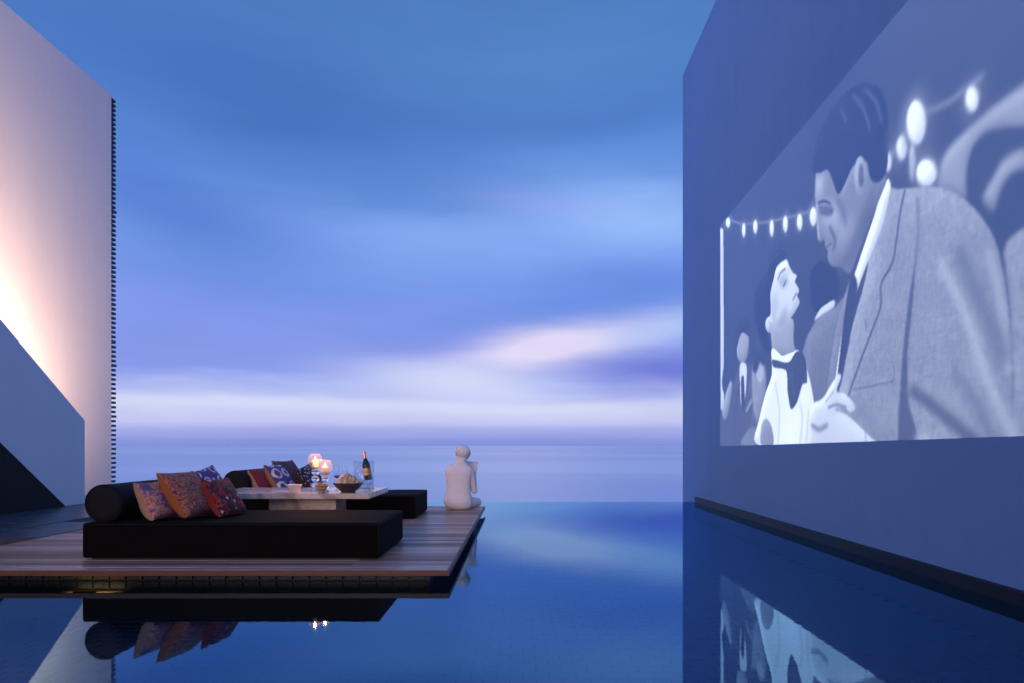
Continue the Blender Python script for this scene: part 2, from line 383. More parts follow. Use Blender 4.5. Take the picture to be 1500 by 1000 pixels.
# staircase against the white wall, rising towards the camera
stair = thing('staircase', 'white stair with sloping solid parapet against the tall white wall', 'staircase', (-7.12, 11.2, TZ))
def slope(y): return (11.2-y)*.727
yA, yB = 11.2, 5.6
def prism_x(poly, x0, x1):
    n = len(poly); v = [(x0, a, b) for a, b in poly] + [(x1, a, b) for a, b in poly]
    return v, [tuple(range(n)), tuple(range(2*n-1, n-1, -1))] + [(i, i+n, (i+1) % n+n, (i+1) % n) for i in range(n)]
L = lambda y, z: (y-11.2, z-TZ)
mk('parapet', prism_x([L(11.2, TZ+.002), L(10.72, TZ+.002), L(5.6, TZ+5.12*.737), L(5.6, 1.472+5.6*.72), L(11.2, 1.472)], -.12, 0), 'parapet_white', stair, bevel=.003, seg=1)
mk('shade_panel', prism_x([L(10.722, TZ+.002), L(5.6, TZ+5.118*.737), L(4.0, TZ+4.9), L(4.0, TZ+.002)], -.1215, -.002), 'painted_shade', stair)  # added infill: shade of the open void below the flight, put into colour
mk('shade_panel', prism_x([L(11.1, TZ+.002), L(4.0, TZ+.002), L(4.0, TZ+5.4), L(5.6, TZ+4.35), L(11.1, TZ+.3)], -.32, -.1225), 'painted_shade', stair)
st = None
for i in range(18):
    yy = 10.75-i*.28
    if yy < 5.6: break
    o = mk('step', box(-1.206, -.225, -.28, .02, 0, .06), 'terrace_stone', stair, bevel=.004, seg=1) if st is None else dup(st, 'step', (0, 0, 0), stair)
    st = st or o; o.location = (0, yy-11.2, .17*(i+1)+.1)
# the light strip fixed inside the parapet that washes the wall
ls = thing('stair_light', 'warm light strip hidden behind the stair parapet washing the white wall', 'light strip', (-7.26, 8.6, 0))
ang = math.atan(.72); ymid = 8.55; zmid = 1.472+(11.2-ymid)*.72-.60
def along(y0, y1, dz0, x0, x1, h):
    z = lambda q: 1.472+(11.2-q)*.72+dz0
    return prism_x([(y0-8.6, z(y0)), (y1-8.6, z(y1)), (y1-8.6, z(y1)+h), (y0-8.6, z(y0)+h)], x0, x1)
mk('channel', along(11.0, 6.1, -.64, -.035, .016, .05), 'lamp_metal', ls)
mk('diffuser', along(10.99, 6.11, -.585, -.03, .01, .012), 'led_strip', ls)
ld = bpy.data.lights.new('strip_glow', 'AREA'); ld.shape = 'RECTANGLE'; ld.size = 5.9; ld.size_y = .04; ld.energy = 560; ld.color = (1.0, .64, .43)
lo = bpy.data.objects.new('strip_glow', ld); COL.objects.link(lo); lo.parent = ls
xa = Vector((0, math.cos(ang), -math.sin(ang))); nrm = Vector((-.38, 0, .92)); nrm = (nrm - xa*nrm.dot(xa)).normalized()
za = -nrm; ya = za.cross(xa)
lo.matrix_local = Matrix((xa, ya, za)).transposed().to_4x4(); lo.location = (-.02, ymid-8.6, zmid+.045)

# stepping slab in the strip of water between terrace and deck
tag(mk('stepping_slab', box(-5.71, -5.0, 7.11, 8.56, -.30, TZ-.004), 'terrace_stone', bevel=.005, seg=1), 'dark stone stepping slab between terrace and timber deck', 'slab')

# ================================================================== TIMBER DECK
DX0, DX1, DY0, DY1 = -4.93, -.552, 5.22, 10.72
deck = thing('timber_deck', 'weathered timber deck floating low over the pool', 'deck', (DX0, DY0, TZ))
NP = 52; pitch = (DY1-DY0)/NP
random.seed(11)
cache = {}
def plank(x0, x1, k):
    Lg = round(x1-x0, 2)
    if Lg not in cache:
        cache[Lg] = mk('plank', box(0, Lg, 0, pitch-.016, -.028, 0), 'deck_wood', deck, bevel=.003, seg=1); o = cache[Lg]
    else: o = dup(cache[Lg], 'plank', (0, 0, 0), deck)
    o.location = (x0-DX0, k*pitch+.004, random.uniform(-.0018, .0012))
cuts = [1.1, 1.7, 2.4, 3.0, 3.6]
for k in range(NP):
    c = cuts[(k*2+k//3) % 5]
    plank(DX0, DX0+c-.002, k); plank(DX0+c+.002, DX1, k)
w, d = DX1-DX0, DY1-DY0
mk('fascia', box(0, w+.022, -.022, -.001, -.042, -.003), 'fascia_wood', deck, bevel=.002, seg=1)
mk('fascia', box(w+.001, w+.022, .0, d+.02, -.042, -.003), 'fascia_wood', deck, bevel=.002, seg=1)
mk('fascia', box(-.022, -.001, .0, d, -.042, -.003), 'fascia_wood', deck, bevel=.002, seg=1)
for i in range(8):
    mk('joist', box(.2+i*.56, .26+i*.56, .05, d-.05, -.040, -.0295), 'black_stone', deck)
# plinth under the deck, faced with dark tiles
pl = thing('deck_plinth', 'dark tiled plinth carrying the timber deck over the water', 'plinth', (DX0, DY0, 0))
mk('core', box(.14, w-.15, .15, d-.12, -.30, .0665), 'black_stone', pl)
tl = None
for i in range(31):
    o = mk('tile', box(0, .122, 0, .012, .006, .060), 'plinth_tile', pl, bevel=.003, seg=1) if tl is None else dup(tl, 'tile', (0, 0, 0), pl)
    tl = tl or o; o.location = (.15+i*.131, .137, 0)
ts = None
for i in range(39):
    o = mk('tile', box(0, .012, 0, .122, .006, .060), 'plinth_tile', pl, bevel=.003, seg=1) if ts is None else dup(ts, 'tile', (0, 0, 0), pl)
    ts = ts or o; o.location = (w-.149, .16+i*.131, 0)
# small warm lamp tucked under the deck nosing
ul = thing('underdeck_lamp', 'small warm lamp under the front edge of the deck', 'lamp', (-3.34, 5.262, .066))
mk('housing', join(box(-.09, .09, -.018, -.014, .000, .012), box(-.09, .09, -.018, .008, -.002, .001)), 'lamp_metal', ul)
mk('bulb', box(-.08, .08, -.006, .004, .002, .008), 'bulb_warm', ul)
pd = bpy.data.lights.new('lamp_glow', 'AREA'); pd.shape = 'RECTANGLE'; pd.size = .34; pd.size_y = .008; pd.energy = .55; pd.color = (1, .46, .12)
po = bpy.data.objects.new('lamp_glow', pd); COL.objects.link(po); po.parent = ul; po.location = (.02, .008, .0045); po.rotation_euler = (R(84), 0, 0)

# ================================================================== DAYBEDS AND BOLSTERS
def daybed(label, x0, x1, y0, y1, z1):
    t = thing('daybed', label, 'daybed', (x0, y0, TZ), group='daybeds on the deck')
    w, d, h = x1-x0, y1-y0, z1-TZ
    m = mk('mattress', box(0, w, 0, d, .012, h), 'black_fabric', t, bevel=.020, seg=3, smooth=True, auto=60)
    bm = bmesh.new(); bm.from_mesh(m.data); bmesh.ops.subdivide_edges(bm, edges=[e for e in bm.edges if e.calc_length() > .2], cuts=14, use_grid_fill=True)
    for v in bm.verts:                       # the upholstery is never quite flat
        q = v.co; v.co.z += .004*math.sin(q.x*5.1+y0)*math.sin(q.y*6.3)*(q.z/h); v.co.y += .004*math.sin(q.x*7.3+1)*math.sin(q.z*14)*(1 if q.y > d/2 else -1)
    bm.to_mesh(m.data); bm.free()
    for cx, cy2 in ((.004, .004), (w-.004, .004), (.004, d-.004), (w-.004, d-.004)):
        mk('seam', tube([(cx, cy2, .03), (cx, cy2, h-.02)], .005, 6), 'black_fabric_bolster', m, smooth=True)
    for zz in (h-.014,):
        pts = []
        r = .02
        for cx, cy2, a0 in ((w-r, r, -90), (w-r, d-r, 0), (r, d-r, 90), (r, r, 180)):
            for k in range(4):
                a = R(a0+k*30); pts.append((cx+(r+.001)*math.cos(a), cy2+(r+.001)*math.sin(a), zz))
        mk('piping', tube(pts, .005, 6, True), 'black_fabric_bolster', m, smooth=True)
    mk('base_frame', box(.05, w-.05, .05, d-.05, .001, .02), 'black_stone', t)
    return t
daybed('long black daybed at the front of the deck', -3.636, -1.167, 5.69, 6.86, .415)
daybed('black daybed at the back of the deck behind the marble table', -3.83, -1.335, 8.80, 9.95, .418)
def bolster(label, x, y0, y1, z, r):
    t = thing('bolster', label, 'bolster', (x, y0, z), group='bolsters on the daybeds')
    prof = [(0.0, 0), (r*.5, -.012), (r*.86, -.006), (r*.97, .010), (r, .035), (r*1.004, (y1-y0)*.5), (r, (y1-y0)-.035), (r*.97, (y1-y0)-.01), (r*.86, (y1-y0)+.006), (r*.5, (y1-y0)+.012), (0, (y1-y0))]
    o = mk('body', lathe(prof, 40), 'black_fabric_bolster', t, smooth=True); o.rotation_euler = (R(-90), 0, 0)
    for yy in (.006, y1-y0-.006):
        p = mk('piping', tube([(r*.985*math.cos(a*math.pi/16), yy, r*.985*math.sin(a*math.pi/16)) for a in range(32)], .005, 6, True), 'black_fabric_bolster', t, smooth=True)
bolster('round black bolster on the front daybed', -3.475, 5.71, 6.84, .575, .158)
bolster('round black bolster on the back daybed', -3.665, 8.82, 9.93, .578, .158)

# ================================================================== CUSHIONS
def pat(name, fn):
    t = NT(name); fn(t); wv = t.noise(t.coord(), 260, 2); t.set(Roughness=.92, Sheen_Weight=.1).bump(wv, .4, .003)
def p_suzani(t):      # orange scrolls on purple
    v = t.coord(); n = t.n.new('ShaderNodeTexNoise'); t.l.new(v, n.inputs[0]); n.inputs['Scale'].default_value = 9
    vv = t.n.new('ShaderNodeMix'); vv.data_type = 'VECTOR'; vv.inputs[0].default_value = .10; t.l.new(v, vv.inputs[4]); t.l.new(n.outputs['Color'], vv.inputs[5])
    w = t.wave(vv.outputs[1], 11.0, 9.0, 4.0, kind='RINGS'); e = t.voro(vv.outputs[1], 24, 'DISTANCE_TO_EDGE')
    base = t.mix(t.ramp(t.noise(v, 7), (.42, 0.0), (.58, 1.0)), (.075, .022, .085), (.16, .045, .10))
    c = t.mix(t.ramp(w, (.79, 0.0), (.86, 1.0)), base, (.56, .20, .045)); c = t.mix(t.ramp(e, (.035, 1.0), (.06, 0.0)), c, (.52, .18, .06))
    t.set(Base_Color=c)
def p_salmon(t):
    v = t.coord(); a = t.noise(v, 40, 5, .7); b = t.noise(v, 9, 5, .7)
    c = t.mix(t.ramp(a, (.42, 0.0), (.52, 1.0)), (.46, .09, .07), (.66, .32, .22)); c = t.mix(t.ramp(b, (.52, 0.0), (.60, 1.0)), c, (.13, .08, .24))
    t.set(Base_Color=t.mix(t.ramp(t.voro(v, 22), (.12, 1.0), (.2, 0.0)), c, (.60, .18, .07)))
def p_blue(t):
    v = t.coord(); vo = t.voro(v, 8.0, rnd=.8); w = t.ramp(vo, (.30, 0.0), (.34, 1.0), (.42, 1.0), (.46, 0.0))
    c = t.mix(w, (.045, .045, .22), (.66, .62, .70)); t.set(Base_Color=t.mix(t.ramp(t.noise(v, 16), (.55, 0.0), (.6, 1.0)), c, (.10, .04, .20)))
def p_kilim(t):
    v = t.coord((1, 1, 1), rot=(0, 0, R(45))); cells = t.voro(v, 38, out='Color', metric='CHEBYCHEV', rnd=.35)
    sp = t.n.new('ShaderNodeSeparateColor'); t.l.new(cells, sp.inputs[0])
    c = t.ramp(sp.outputs[0], (0.0, (.020, .018, .035)), (.38, (.30, .02, .025)), (.62, (.09, .012, .02)), (.80, (.30, .05, .035)), (.90, (.05, .06, .05)), (.965, (.68, .45, .40)), interp='CONSTANT')
    t.set(Base_Color=c)
def p_red(t):
    v = t.coord(); vo = t.voro(v, 34, metric='MANHATTAN', rnd=.3); t.set(Base_Color=t.mix(t.ramp(vo, (.3, 0.0), (.45, 1.0)), (.42, .03, .035), (.20, .015, .04)))
def p_medal(t):
    v = t.coord(loc=(-.05, -.05, 0)); vo = t.voro(v, 5.0, rnd=.2)
    c = t.mix(t.ramp(vo, (.16, 0.0), (.2, 1.0)), (.30, .03, .06), (.07, .06, .24)); c = t.mix(t.ramp(vo, (.27, 0.0), (.30, 1.0), (.42, 1.0), (.45, 0.0)), c, (.66, .64, .68))
    t.set(Base_Color=t.mix(t.ramp(t.voro(v, 20, rnd=.3), (.22, 1.0), (.28, 0.0)), c, (.08, .05, .22)))
def p_dark(t):
    v = t.coord(); f = t.noise(v, 30, 4, .7); c = t.ramp(f, (.30, (.02, .02, .04)), (.46, (.05, .035, .08)), (.55, (.30, .05, .06)), (.66, (.60, .48, .42)), interp='CONSTANT'); t.set(Base_Color=c)
def p_navy(t):
    v = t.coord(); f = t.voro(v, 26, rnd=.8); c = t.ramp(f, (.2, (.42, .38, .42)), (.30, (.035, .035, .085)), (.55, (.015, .015, .045)), interp='CONSTANT'); t.set(Base_Color=c)
for nm, fn in (('suzani', p_suzani), ('salmon', p_salmon), ('blue', p_blue), ('kilim', p_kilim), ('red', p_red), ('medallion', p_medal), ('dark_print', p_dark), ('navy', p_navy)): pat('cushion_'+nm, fn)
def plain(name, col):
    t = NT(name); v = t.coord(); t.set(Base_Color=shade_mul(t, col, t.noise(v, 8, 4), .35), Roughness=.95, Sheen_Weight=.1).bump(t.noise(v, 240, 2), .4, .003)
plain('back_orange', (.46, .14, .03)); plain('back_cream', (.55, .34, .20)); plain('back_red', (.30, .025, .02)); plain('back_blue', (.06, .05, .16)); plain('back_dark', (.05, .035, .05)); plain('back_tan', (.42, .22, .10))

def cushion(label, x, y, zb, s, phi, theta, front, back, roll=0, thick=.2, s2=None, group=None):
    """leaning cushion: (x, y, zb) is the middle of its lower edge"""
    t = thing('cushion', label, 'cushion', (x, y, zb), group=group)
    ph, th = R(phi), R(theta)
    r = Vector((math.cos(ph), math.sin(ph), 0)); up = Vector((-math.sin(th)*math.sin(ph), math.sin(th)*math.cos(ph), math.cos(th))); n = r.cross(up)
    Mx = Matrix((r, up, n)).transposed().to_4x4() @ Matrix.Rotation(R(roll), 4, 'Z')
    s2 = s2 or s; N = 22; rs = random.Random(label)
    ph1, ph2 = rs.uniform(0, 6), rs.uniform(0, 6)
    def half(sign, depth):
        v, f = [], []
        for j in range(N+1):
            for i in range(N+1):
                u, w = -1+2*i/N, -1+2*j/N
                u, w = math.sin(u*math.pi/2), math.sin(w*math.pi/2)
                px = .5*s*u*(1-.085*(1-w*w)*u*u*1.0); py = .5*s2*w*(1-.085*(1-u*u)*w*w)
                b = max(0, (1-u**2)*(1-w**2))**.36
                b *= 1+.07*math.sin(5*u+ph1)*math.cos(4*w+ph2)
                # slight slump: fuller at the bottom
                z = sign*depth*b*(1-.14*w)
                v.append((px, py+.5*s2, z))
        for j in range(N):
            for i in range(N):
                a = j*(N+1)+i; f.append((a, a+1, a+N+2, a+N+1))
        return v, f
    for nm, sg, dp, mt in (('front_panel', 1, thick*.36, front), ('back_panel', -1, thick*.64, back)):
        o = mk(nm, half(sg, dp), mt, t, smooth=True); o.matrix_local = Mx
    ring = []
    for k in range(4*N):
        q, i = divmod(k, N); a = math.sin((-1+2*i/N)*math.pi/2)
        u, w = ((a, -1), (1, a), (-a, 1), (-1, -a))[q]
        ring.append((.5*s*u*(1-.085*(1-w*w)*u*u), .5*s2*w*(1-.085*(1-u*u)*w*w)+.5*s2, 0))
    o = mk('piping', tube(ring, .0045, 6, True), back, t, smooth=True); o.matrix_local = Mx
    # rest the lowest point on the bed
    lo = min((t.matrix_basis @ Mx @ Vector(v.co)).z for c in t.children for v in c.data.vertices)
    t.location.z += zb - lo
    return t
G1 = 'cushions on the front daybed'; G2 = 'cushions on the back daybed'
FILM = [
 ('W',0.5,0.02,0.035,[(0.264,4.757),(1.048,4.393),(2.048,4.087),(2.977,3.851),(3.65,3.703)]),
 ('S',0.85,0.02,[(0.013,4.66),(0.19,4.581),(0.227,1.636),(0.039,1.646)]),
 ('P',0.45,0.1,[(0.643,4.535),(0.605,4.485),(0.506,4.478),(0.381,4.517),(0.278,4.589),(0.238,4.666),(0.278,4.717),(0.381,4.722),(0.506,4.68),(0.605,4.609)]),
 ('P',0.98,0.02,[(0.55,4.565),(0.53,4.527),(0.477,4.516),(0.411,4.537),(0.357,4.582),(0.337,4.634),(0.357,4.673),(0.411,4.683),(0.477,4.661),(0.53,4.616)]),
 ('P',0.45,0.1,[(1.347,4.196),(1.32,4.122),(1.249,4.092),(1.158,4.119),(1.084,4.194),(1.056,4.287),(1.084,4.363),(1.158,4.391),(1.249,4.361),(1.32,4.287)]),
 ('P',0.98,0.02,[(1.28,4.217),(1.265,4.162),(1.227,4.137),(1.18,4.152),(1.141,4.2),(1.126,4.265),(1.141,4.32),(1.18,4.345),(1.227,4.33),(1.265,4.281)]),
 ('P',0.45,0.1,[(1.856,4.083),(1.827,4.014),(1.749,3.99),(1.651,4.02),(1.57,4.094),(1.539,4.184),(1.57,4.255),(1.651,4.278),(1.749,4.245),(1.827,4.171)]),
 ('P',0.98,0.02,[(1.783,4.107),(1.767,4.055),(1.726,4.033),(1.674,4.049),(1.632,4.098),(1.616,4.16),(1.632,4.212),(1.674,4.233),(1.726,4.216),(1.767,4.168)]),
 ('P',0.45,0.1,[(2.46,3.873),(2.435,3.793),(2.366,3.759),(2.281,3.785),(2.21,3.862),(2.183,3.961),(2.21,4.042),(2.281,4.075),(2.366,4.046),(2.435,3.969)]),
 ('P',0.98,0.02,[(2.396,3.893),(2.382,3.834),(2.346,3.806),(2.301,3.82),(2.264,3.871),(2.25,3.939),(2.264,3.999),(2.301,4.026),(2.346,4.012),(2.382,3.961)]),
 ('P',0.45,0.1,[(2.928,3.775),(2.901,3.7),(2.83,3.671),(2.74,3.698),(2.666,3.774),(2.637,3.869),(2.666,3.945),(2.74,3.973),(2.83,3.943),(2.901,3.867)]),
 ('P',0.98,0.02,[(2.861,3.797),(2.847,3.741),(2.809,3.716),(2.761,3.731),(2.723,3.781),(2.708,3.846),(2.723,3.902),(2.761,3.927),(2.809,3.911),(2.847,3.861)]),
 ('P',0.45,0.1,[(3.368,3.657),(3.34,3.587),(3.267,3.561),(3.175,3.589),(3.098,3.663),(3.068,3.755),(3.098,3.826),(3.175,3.85),(3.267,3.819),(3.34,3.745)]),
 ('P',0.98,0.02,[(3.299,3.679),(3.284,3.627),(3.245,3.604),(3.197,3.62),(3.157,3.668),(3.141,3.731),(3.157,3.783),(3.197,3.806),(3.245,3.789),(3.284,3.741)]),
 ('P',0.45,0.1,[(3.764,3.589),(3.732,3.511),(3.649,3.483),(3.544,3.517),(3.457,3.6),(3.423,3.702),(3.457,3.782),(3.544,3.807),(3.649,3.77),(3.732,3.687)]),
 ('P',0.98,0.02,[(3.686,3.615),(3.669,3.557),(3.625,3.532),(3.569,3.55),(3.524,3.604),(3.506,3.674),(3.524,3.733),(3.569,3.757),(3.625,3.738),(3.669,3.683)]),
 ('P',0.6,0.05,[(5.883,3.115),(5.988,3.343),(6.421,3.429),(6.82,3.44),(7.159,3.408),(7.159,2.99),(6.82,3.146),(6.629,3.235),(6.421,3.281),(6.287,3.18),(6.249,2.901),(6.072,3.007)]),
 ('P',0.22,0.03,[(6.272,2.918),(6.256,3.102),(6.333,3.246),(6.492,3.269),(6.694,3.204),(6.82,3.155),(6.996,3.022),(6.939,2.951),(6.694,3.042),(6.575,3.021),(6.506,2.943),(6.421,2.888)]),
 ('P',0.58,0.05,[(6.421,2.839),(6.527,2.935),(6.629,3.023),(6.758,3.028),(6.88,2.994),(6.939,2.819),(6.726,2.876),(6.629,2.834),(6.548,2.697)]),
 ('P',0.2,0.04,[(6.561,2.597),(6.582,2.733),(6.694,2.87),(6.82,2.875),(6.996,2.761),(6.996,2.392),(6.629,2.443)]),
 ('F',0.5,0.03,[(6.642,2.406),(6.82,2.491),(7.159,2.446),(7.159,1.087),(6.733,1.09),(6.72,1.483),(6.694,1.996)]),
 ('W',0.55,0.04,0.045,[(5.123,3.589),(5.367,3.728),(5.671,3.791),(6.03,3.723),(6.421,3.714)]),
 ('P',0.5,0.14,[(5.258,3.576),(5.239,3.516),(5.189,3.494),(5.125,3.519),(5.073,3.583),(5.052,3.661),(5.073,3.722),(5.125,3.743),(5.189,3.715),(5.239,3.652)]),
 ('P',1.0,0.03,[(5.225,3.59),(5.212,3.545),(5.178,3.527),(5.136,3.544),(5.101,3.59),(5.088,3.646),(5.101,3.692),(5.136,3.709),(5.178,3.691),(5.212,3.645)]),
 ('P',0.5,0.14,[(5.512,3.593),(5.489,3.52),(5.427,3.493),(5.349,3.526),(5.283,3.606),(5.258,3.704),(5.283,3.779),(5.349,3.803),(5.427,3.767),(5.489,3.687)]),
 ('P',1.0,0.03,[(5.472,3.611),(5.456,3.555),(5.414,3.534),(5.362,3.556),(5.319,3.614),(5.302,3.684),(5.319,3.741),(5.362,3.761),(5.414,3.737),(5.456,3.68)]),
 ('P',0.5,0.14,[(5.802,3.672),(5.765,3.543),(5.666,3.496),(5.538,3.551),(5.43,3.693),(5.388,3.867),(5.43,4.002),(5.538,4.042),(5.666,3.977),(5.765,3.835)]),
 ('P',1.0,0.03,[(5.737,3.703),(5.712,3.605),(5.645,3.567),(5.56,3.605),(5.489,3.706),(5.461,3.833),(5.489,3.933),(5.56,3.968),(5.645,3.925),(5.712,3.824)]),
 ('P',0.5,0.14,[(5.949,3.204),(5.912,3.132),(5.811,3.117),(5.681,3.165),(5.571,3.263),(5.528,3.371),(5.571,3.446),(5.681,3.456),(5.811,3.401),(5.912,3.305)]),
 ('P',1.0,0.03,[(5.883,3.23),(5.858,3.176),(5.789,3.162),(5.703,3.194),(5.63,3.263),(5.602,3.342),(5.63,3.398),(5.703,3.409),(5.789,3.373),(5.858,3.304)]),
 ('P',0.5,0.14,[(6.421,3.547),(6.4,3.483),(6.345,3.464),(6.275,3.498),(6.216,3.573),(6.194,3.662),(6.216,3.728),(6.275,3.745),(6.345,3.707),(6.4,3.632)]),
 ('P',1.0,0.03,[(6.384,3.566),(6.37,3.517),(6.333,3.501),(6.286,3.524),(6.248,3.578),(6.233,3.642),(6.248,3.691),(6.286,3.706),(6.333,3.682),(6.37,3.628)]),
 ('P',0.7,0.03,[(5.593,3.437),(5.583,3.347),(5.558,3.298),(5.527,3.31),(5.502,3.379),(5.492,3.479),(5.502,3.571),(5.527,3.619),(5.558,3.606),(5.583,3.536)]),
 ('F',0.42,0.02,[(3.221,1.927),(3.376,2.269),(3.738,2.48),(4.1,2.506),(4.371,2.501),(4.371,1.42),(3.561,1.385),(3.28,1.477)]),
 ('H',0.06,0.02,[(3.506,2.719),(3.525,3.027),(3.738,3.088),(4.146,2.907),(4.223,2.638),(3.988,2.58),(3.703,2.54)]),
 ('P',0.85,0.015,[(3.615,2.464),(3.789,2.568),(4.1,2.593),(4.1,2.513),(3.823,2.486)]),
 ('P',0.3,0.03,[(0.077,1.081),(0.19,1.749),(0.721,2.035),(1.048,2.314),(1.502,2.209),(1.783,1.937),(1.837,1.077)]),
 ('P',0.62,0.02,[(0.887,2.438),(0.919,2.694),(1.142,2.792),(1.385,2.721),(1.414,2.467),(1.265,2.307),(1.048,2.314)]),
 ('P',0.12,0.02,[(0.854,2.568),(0.887,2.856),(1.204,2.943),(1.473,2.805),(1.444,2.641),(1.111,2.736)]),
 ('P',0.88,0.02,[(1.016,2.266),(1.325,2.23),(1.265,1.783),(1.079,1.674)]),
 ('P',0.6,0.03,[(0.115,1.642),(0.48,2.057),(0.653,2.02),(0.48,1.623),(0.264,1.468)]),
 ('P',0.55,0.04,[(1.559,2.153),(1.837,2.331),(2.048,2.192),(2.125,1.86),(1.837,1.362),(1.616,1.564)]),
 ('P',0.5,0.03,[(1.048,1.079),(1.355,1.278),(1.672,1.319),(1.728,1.077)]),
 ('P',0.16,0.03,[(1.588,2.15),(1.7,2.33),(1.917,2.377),(2.074,2.263),(2.048,2.145),(1.864,2.214),(1.728,2.086)]),
 ('P',0.7,0.03,[(1.728,2.058),(1.944,2.167),(2.022,2.027),(1.891,1.927)]),
 ('W',0.62,0.03,0.06,[(1.325,1.579),(1.559,1.713),(1.783,1.727)]),
 ('P',0.2,0.03,[(0.115,2.091),(0.264,2.409),(0.55,2.482),(0.721,2.3),(0.55,2.094),(0.264,1.911)]),
 ('P',0.18,0.02,[(1.079,2.053),(1.204,2.072),(1.234,1.664),(1.111,1.61)]),
 ('W',0.18,0.03,0.04,[(0.755,1.185),(0.821,1.605),(1.016,2.008)]),
 ('W',0.42,0.03,0.04,[(1.502,1.176),(1.588,1.565),(1.502,1.963)]),
 ('P',0.62,0.015,[(2.299,2.703),(2.763,2.662),(3.04,2.569),(3.04,2.32),(3.101,2.146),(2.537,2.238),(2.348,2.317)]),
 ('P',0.86,0.008,[(2.537,3.417),(2.785,3.402),(2.914,3.257),(3.019,3.155),(3.141,3.091),(3.081,3.032),(3.181,2.934),(3.201,2.881),(3.141,2.853),(3.221,2.755),(3.101,2.673),(2.893,2.595),(2.629,2.504),(2.372,2.6),(2.25,2.758),(2.201,3.087),(2.348,3.279)]),
 ('P',0.74,0.08,[(2.25,3.076),(2.444,3.077),(2.674,2.765),(2.763,2.585),(2.537,2.537),(2.299,2.649)]),
 ('H',0.05,0.014,[(1.644,2.968),(1.728,3.24),(2.1,3.387),(2.299,3.553),(2.583,3.562),(2.807,3.464),(2.85,3.384),(2.674,3.38),(2.491,3.359),(2.396,3.24),(2.275,3.07),(2.275,2.798),(2.1,2.74),(2.25,2.44),(2.299,2.297),(2.1,2.352),(1.837,2.597)]),
 ('W',0.42,0.015,0.02,[(2.1,3.387),(2.348,3.504),(2.606,3.512)]),
 ('W',0.3,0.02,0.02,[(1.837,3.073),(1.996,3.226),(2.201,3.343)]),
 ('P',0.72,0.09,[(2.674,2.878),(2.85,2.756),(2.807,2.611),(2.583,2.582),(2.444,2.677)]),
 ('P',0.93,0.03,[(2.583,3.37),(2.807,3.345),(2.935,3.193),(2.807,3.174),(2.629,3.236)]),
 ('P',0.68,0.06,[(2.537,3.171),(2.763,3.185),(2.893,3.085),(2.719,3.024)]),
 ('P',0.8,0.008,[(2.384,2.634),(2.357,2.576),(2.284,2.549),(2.192,2.564),(2.116,2.616),(2.087,2.687),(2.116,2.746),(2.192,2.772),(2.284,2.755),(2.357,2.702)]),
 ('W',0.5,0.01,0.012,[(2.201,2.721),(2.299,2.631),(2.226,2.589)]),
 ('W',0.3,0.014,0.022,[(2.537,3.188),(2.629,3.253),(2.785,3.265)]),
 ('W',0.25,0.006,0.022,[(2.719,3.058),(2.807,3.106)]),
 ('W',0.3,0.006,0.02,[(3.019,2.822),(3.121,2.883)]),
 ('P',0.95,0.01,[(1.755,1.077),(1.864,1.437),(2.1,1.77),(2.324,1.996),(2.324,2.338),(2.674,2.202),(2.977,2.195),(3.181,2.2),(3.338,2.05),(3.488,1.843),(3.615,1.537),(3.668,1.073)]),
 ('P',0.55,0.012,[(1.917,1.077),(1.944,1.34),(2.125,1.427),(2.324,1.301),(2.372,1.076)]),
 ('W',0.75,0.03,0.03,[(2.537,1.076),(2.583,1.513),(2.444,1.876)]),
 ('W',0.75,0.03,0.03,[(3.221,1.074),(3.299,1.396),(3.221,1.561)]),
 ('W',0.75,0.03,0.03,[(3.413,1.113),(3.469,1.467)]),
 ('P',0.2,0.01,[(2.348,2.191),(2.763,2.104),(2.935,2.1),(3.081,2.181),(3.221,2.178),(3.376,2.077),(3.432,1.801),(3.299,1.782),(3.141,1.583),(2.957,1.511),(2.85,1.754),(2.807,1.997),(2.396,2.087)]),
 ('W',0.34,0.03,0.05,[(2.977,1.953),(3.04,1.697)]),
 ('F',0.55,0.012,[(5.029,3.519),(5.168,3.403),(5.345,3.306),(5.856,3.131),(6.154,2.956),(6.392,2.726),(6.561,2.472),(6.655,2.145),(6.707,1.762),(6.72,1.298),(6.733,1.067),(4.037,1.073),(4.1,1.362),(4.313,1.81),(4.513,2.266),(4.781,2.711)]),
 ('F',0.5,0.012,[(3.94,1.628),(4.1,2.159),(4.313,2.548),(4.5,2.768),(4.457,2.517),(4.253,2.135),(4.1,1.652)]),
 ('P',0.97,0.008,[(4.131,1.721),(4.253,2.135),(4.443,2.589),(4.569,2.778),(4.845,3.117),(5.123,3.446),(5.191,3.431),(5.202,3.341),(5.052,3.051),(4.755,2.75),(4.541,2.499),(4.4,2.182),(4.223,1.784)]),
 ('P',0.17,0.008,[(4.162,1.675),(4.283,2.201),(4.429,2.675),(4.5,2.768),(4.582,2.707),(4.596,2.589),(4.513,2.335),(4.371,1.978),(4.253,1.696)]),
 ('W',0.22,0.008,0.022,[(5.43,3.256),(5.345,3.048),(5.247,2.703),(5.041,2.538),(5.029,2.32),(4.703,1.934),(4.4,1.544)]),
 ('W',0.3,0.006,0.015,[(4.755,2.27),(4.781,2.153)]),
 ('W',0.38,0.008,0.015,[(4.513,1.618),(5.029,1.626),(5.247,1.643),(5.258,1.77)]),
 ('P',0.3,0.02,[(5.593,2.61),(5.492,2.298),(5.42,1.958),(5.367,1.608),(5.335,1.07),(5.642,1.069),(5.492,1.421),(5.472,1.833),(5.543,2.229)]),
 ('W',0.4,0.03,0.03,[(5.612,3.131),(5.632,2.839),(5.583,2.566)]),
 ('W',0.72,0.06,0.07,[(5.927,2.503),(6.194,2.098),(6.492,1.504),(6.733,1.113)]),
 ('W',0.7,0.05,0.05,[(6.492,2.425),(6.615,2.012),(6.681,1.58)]),
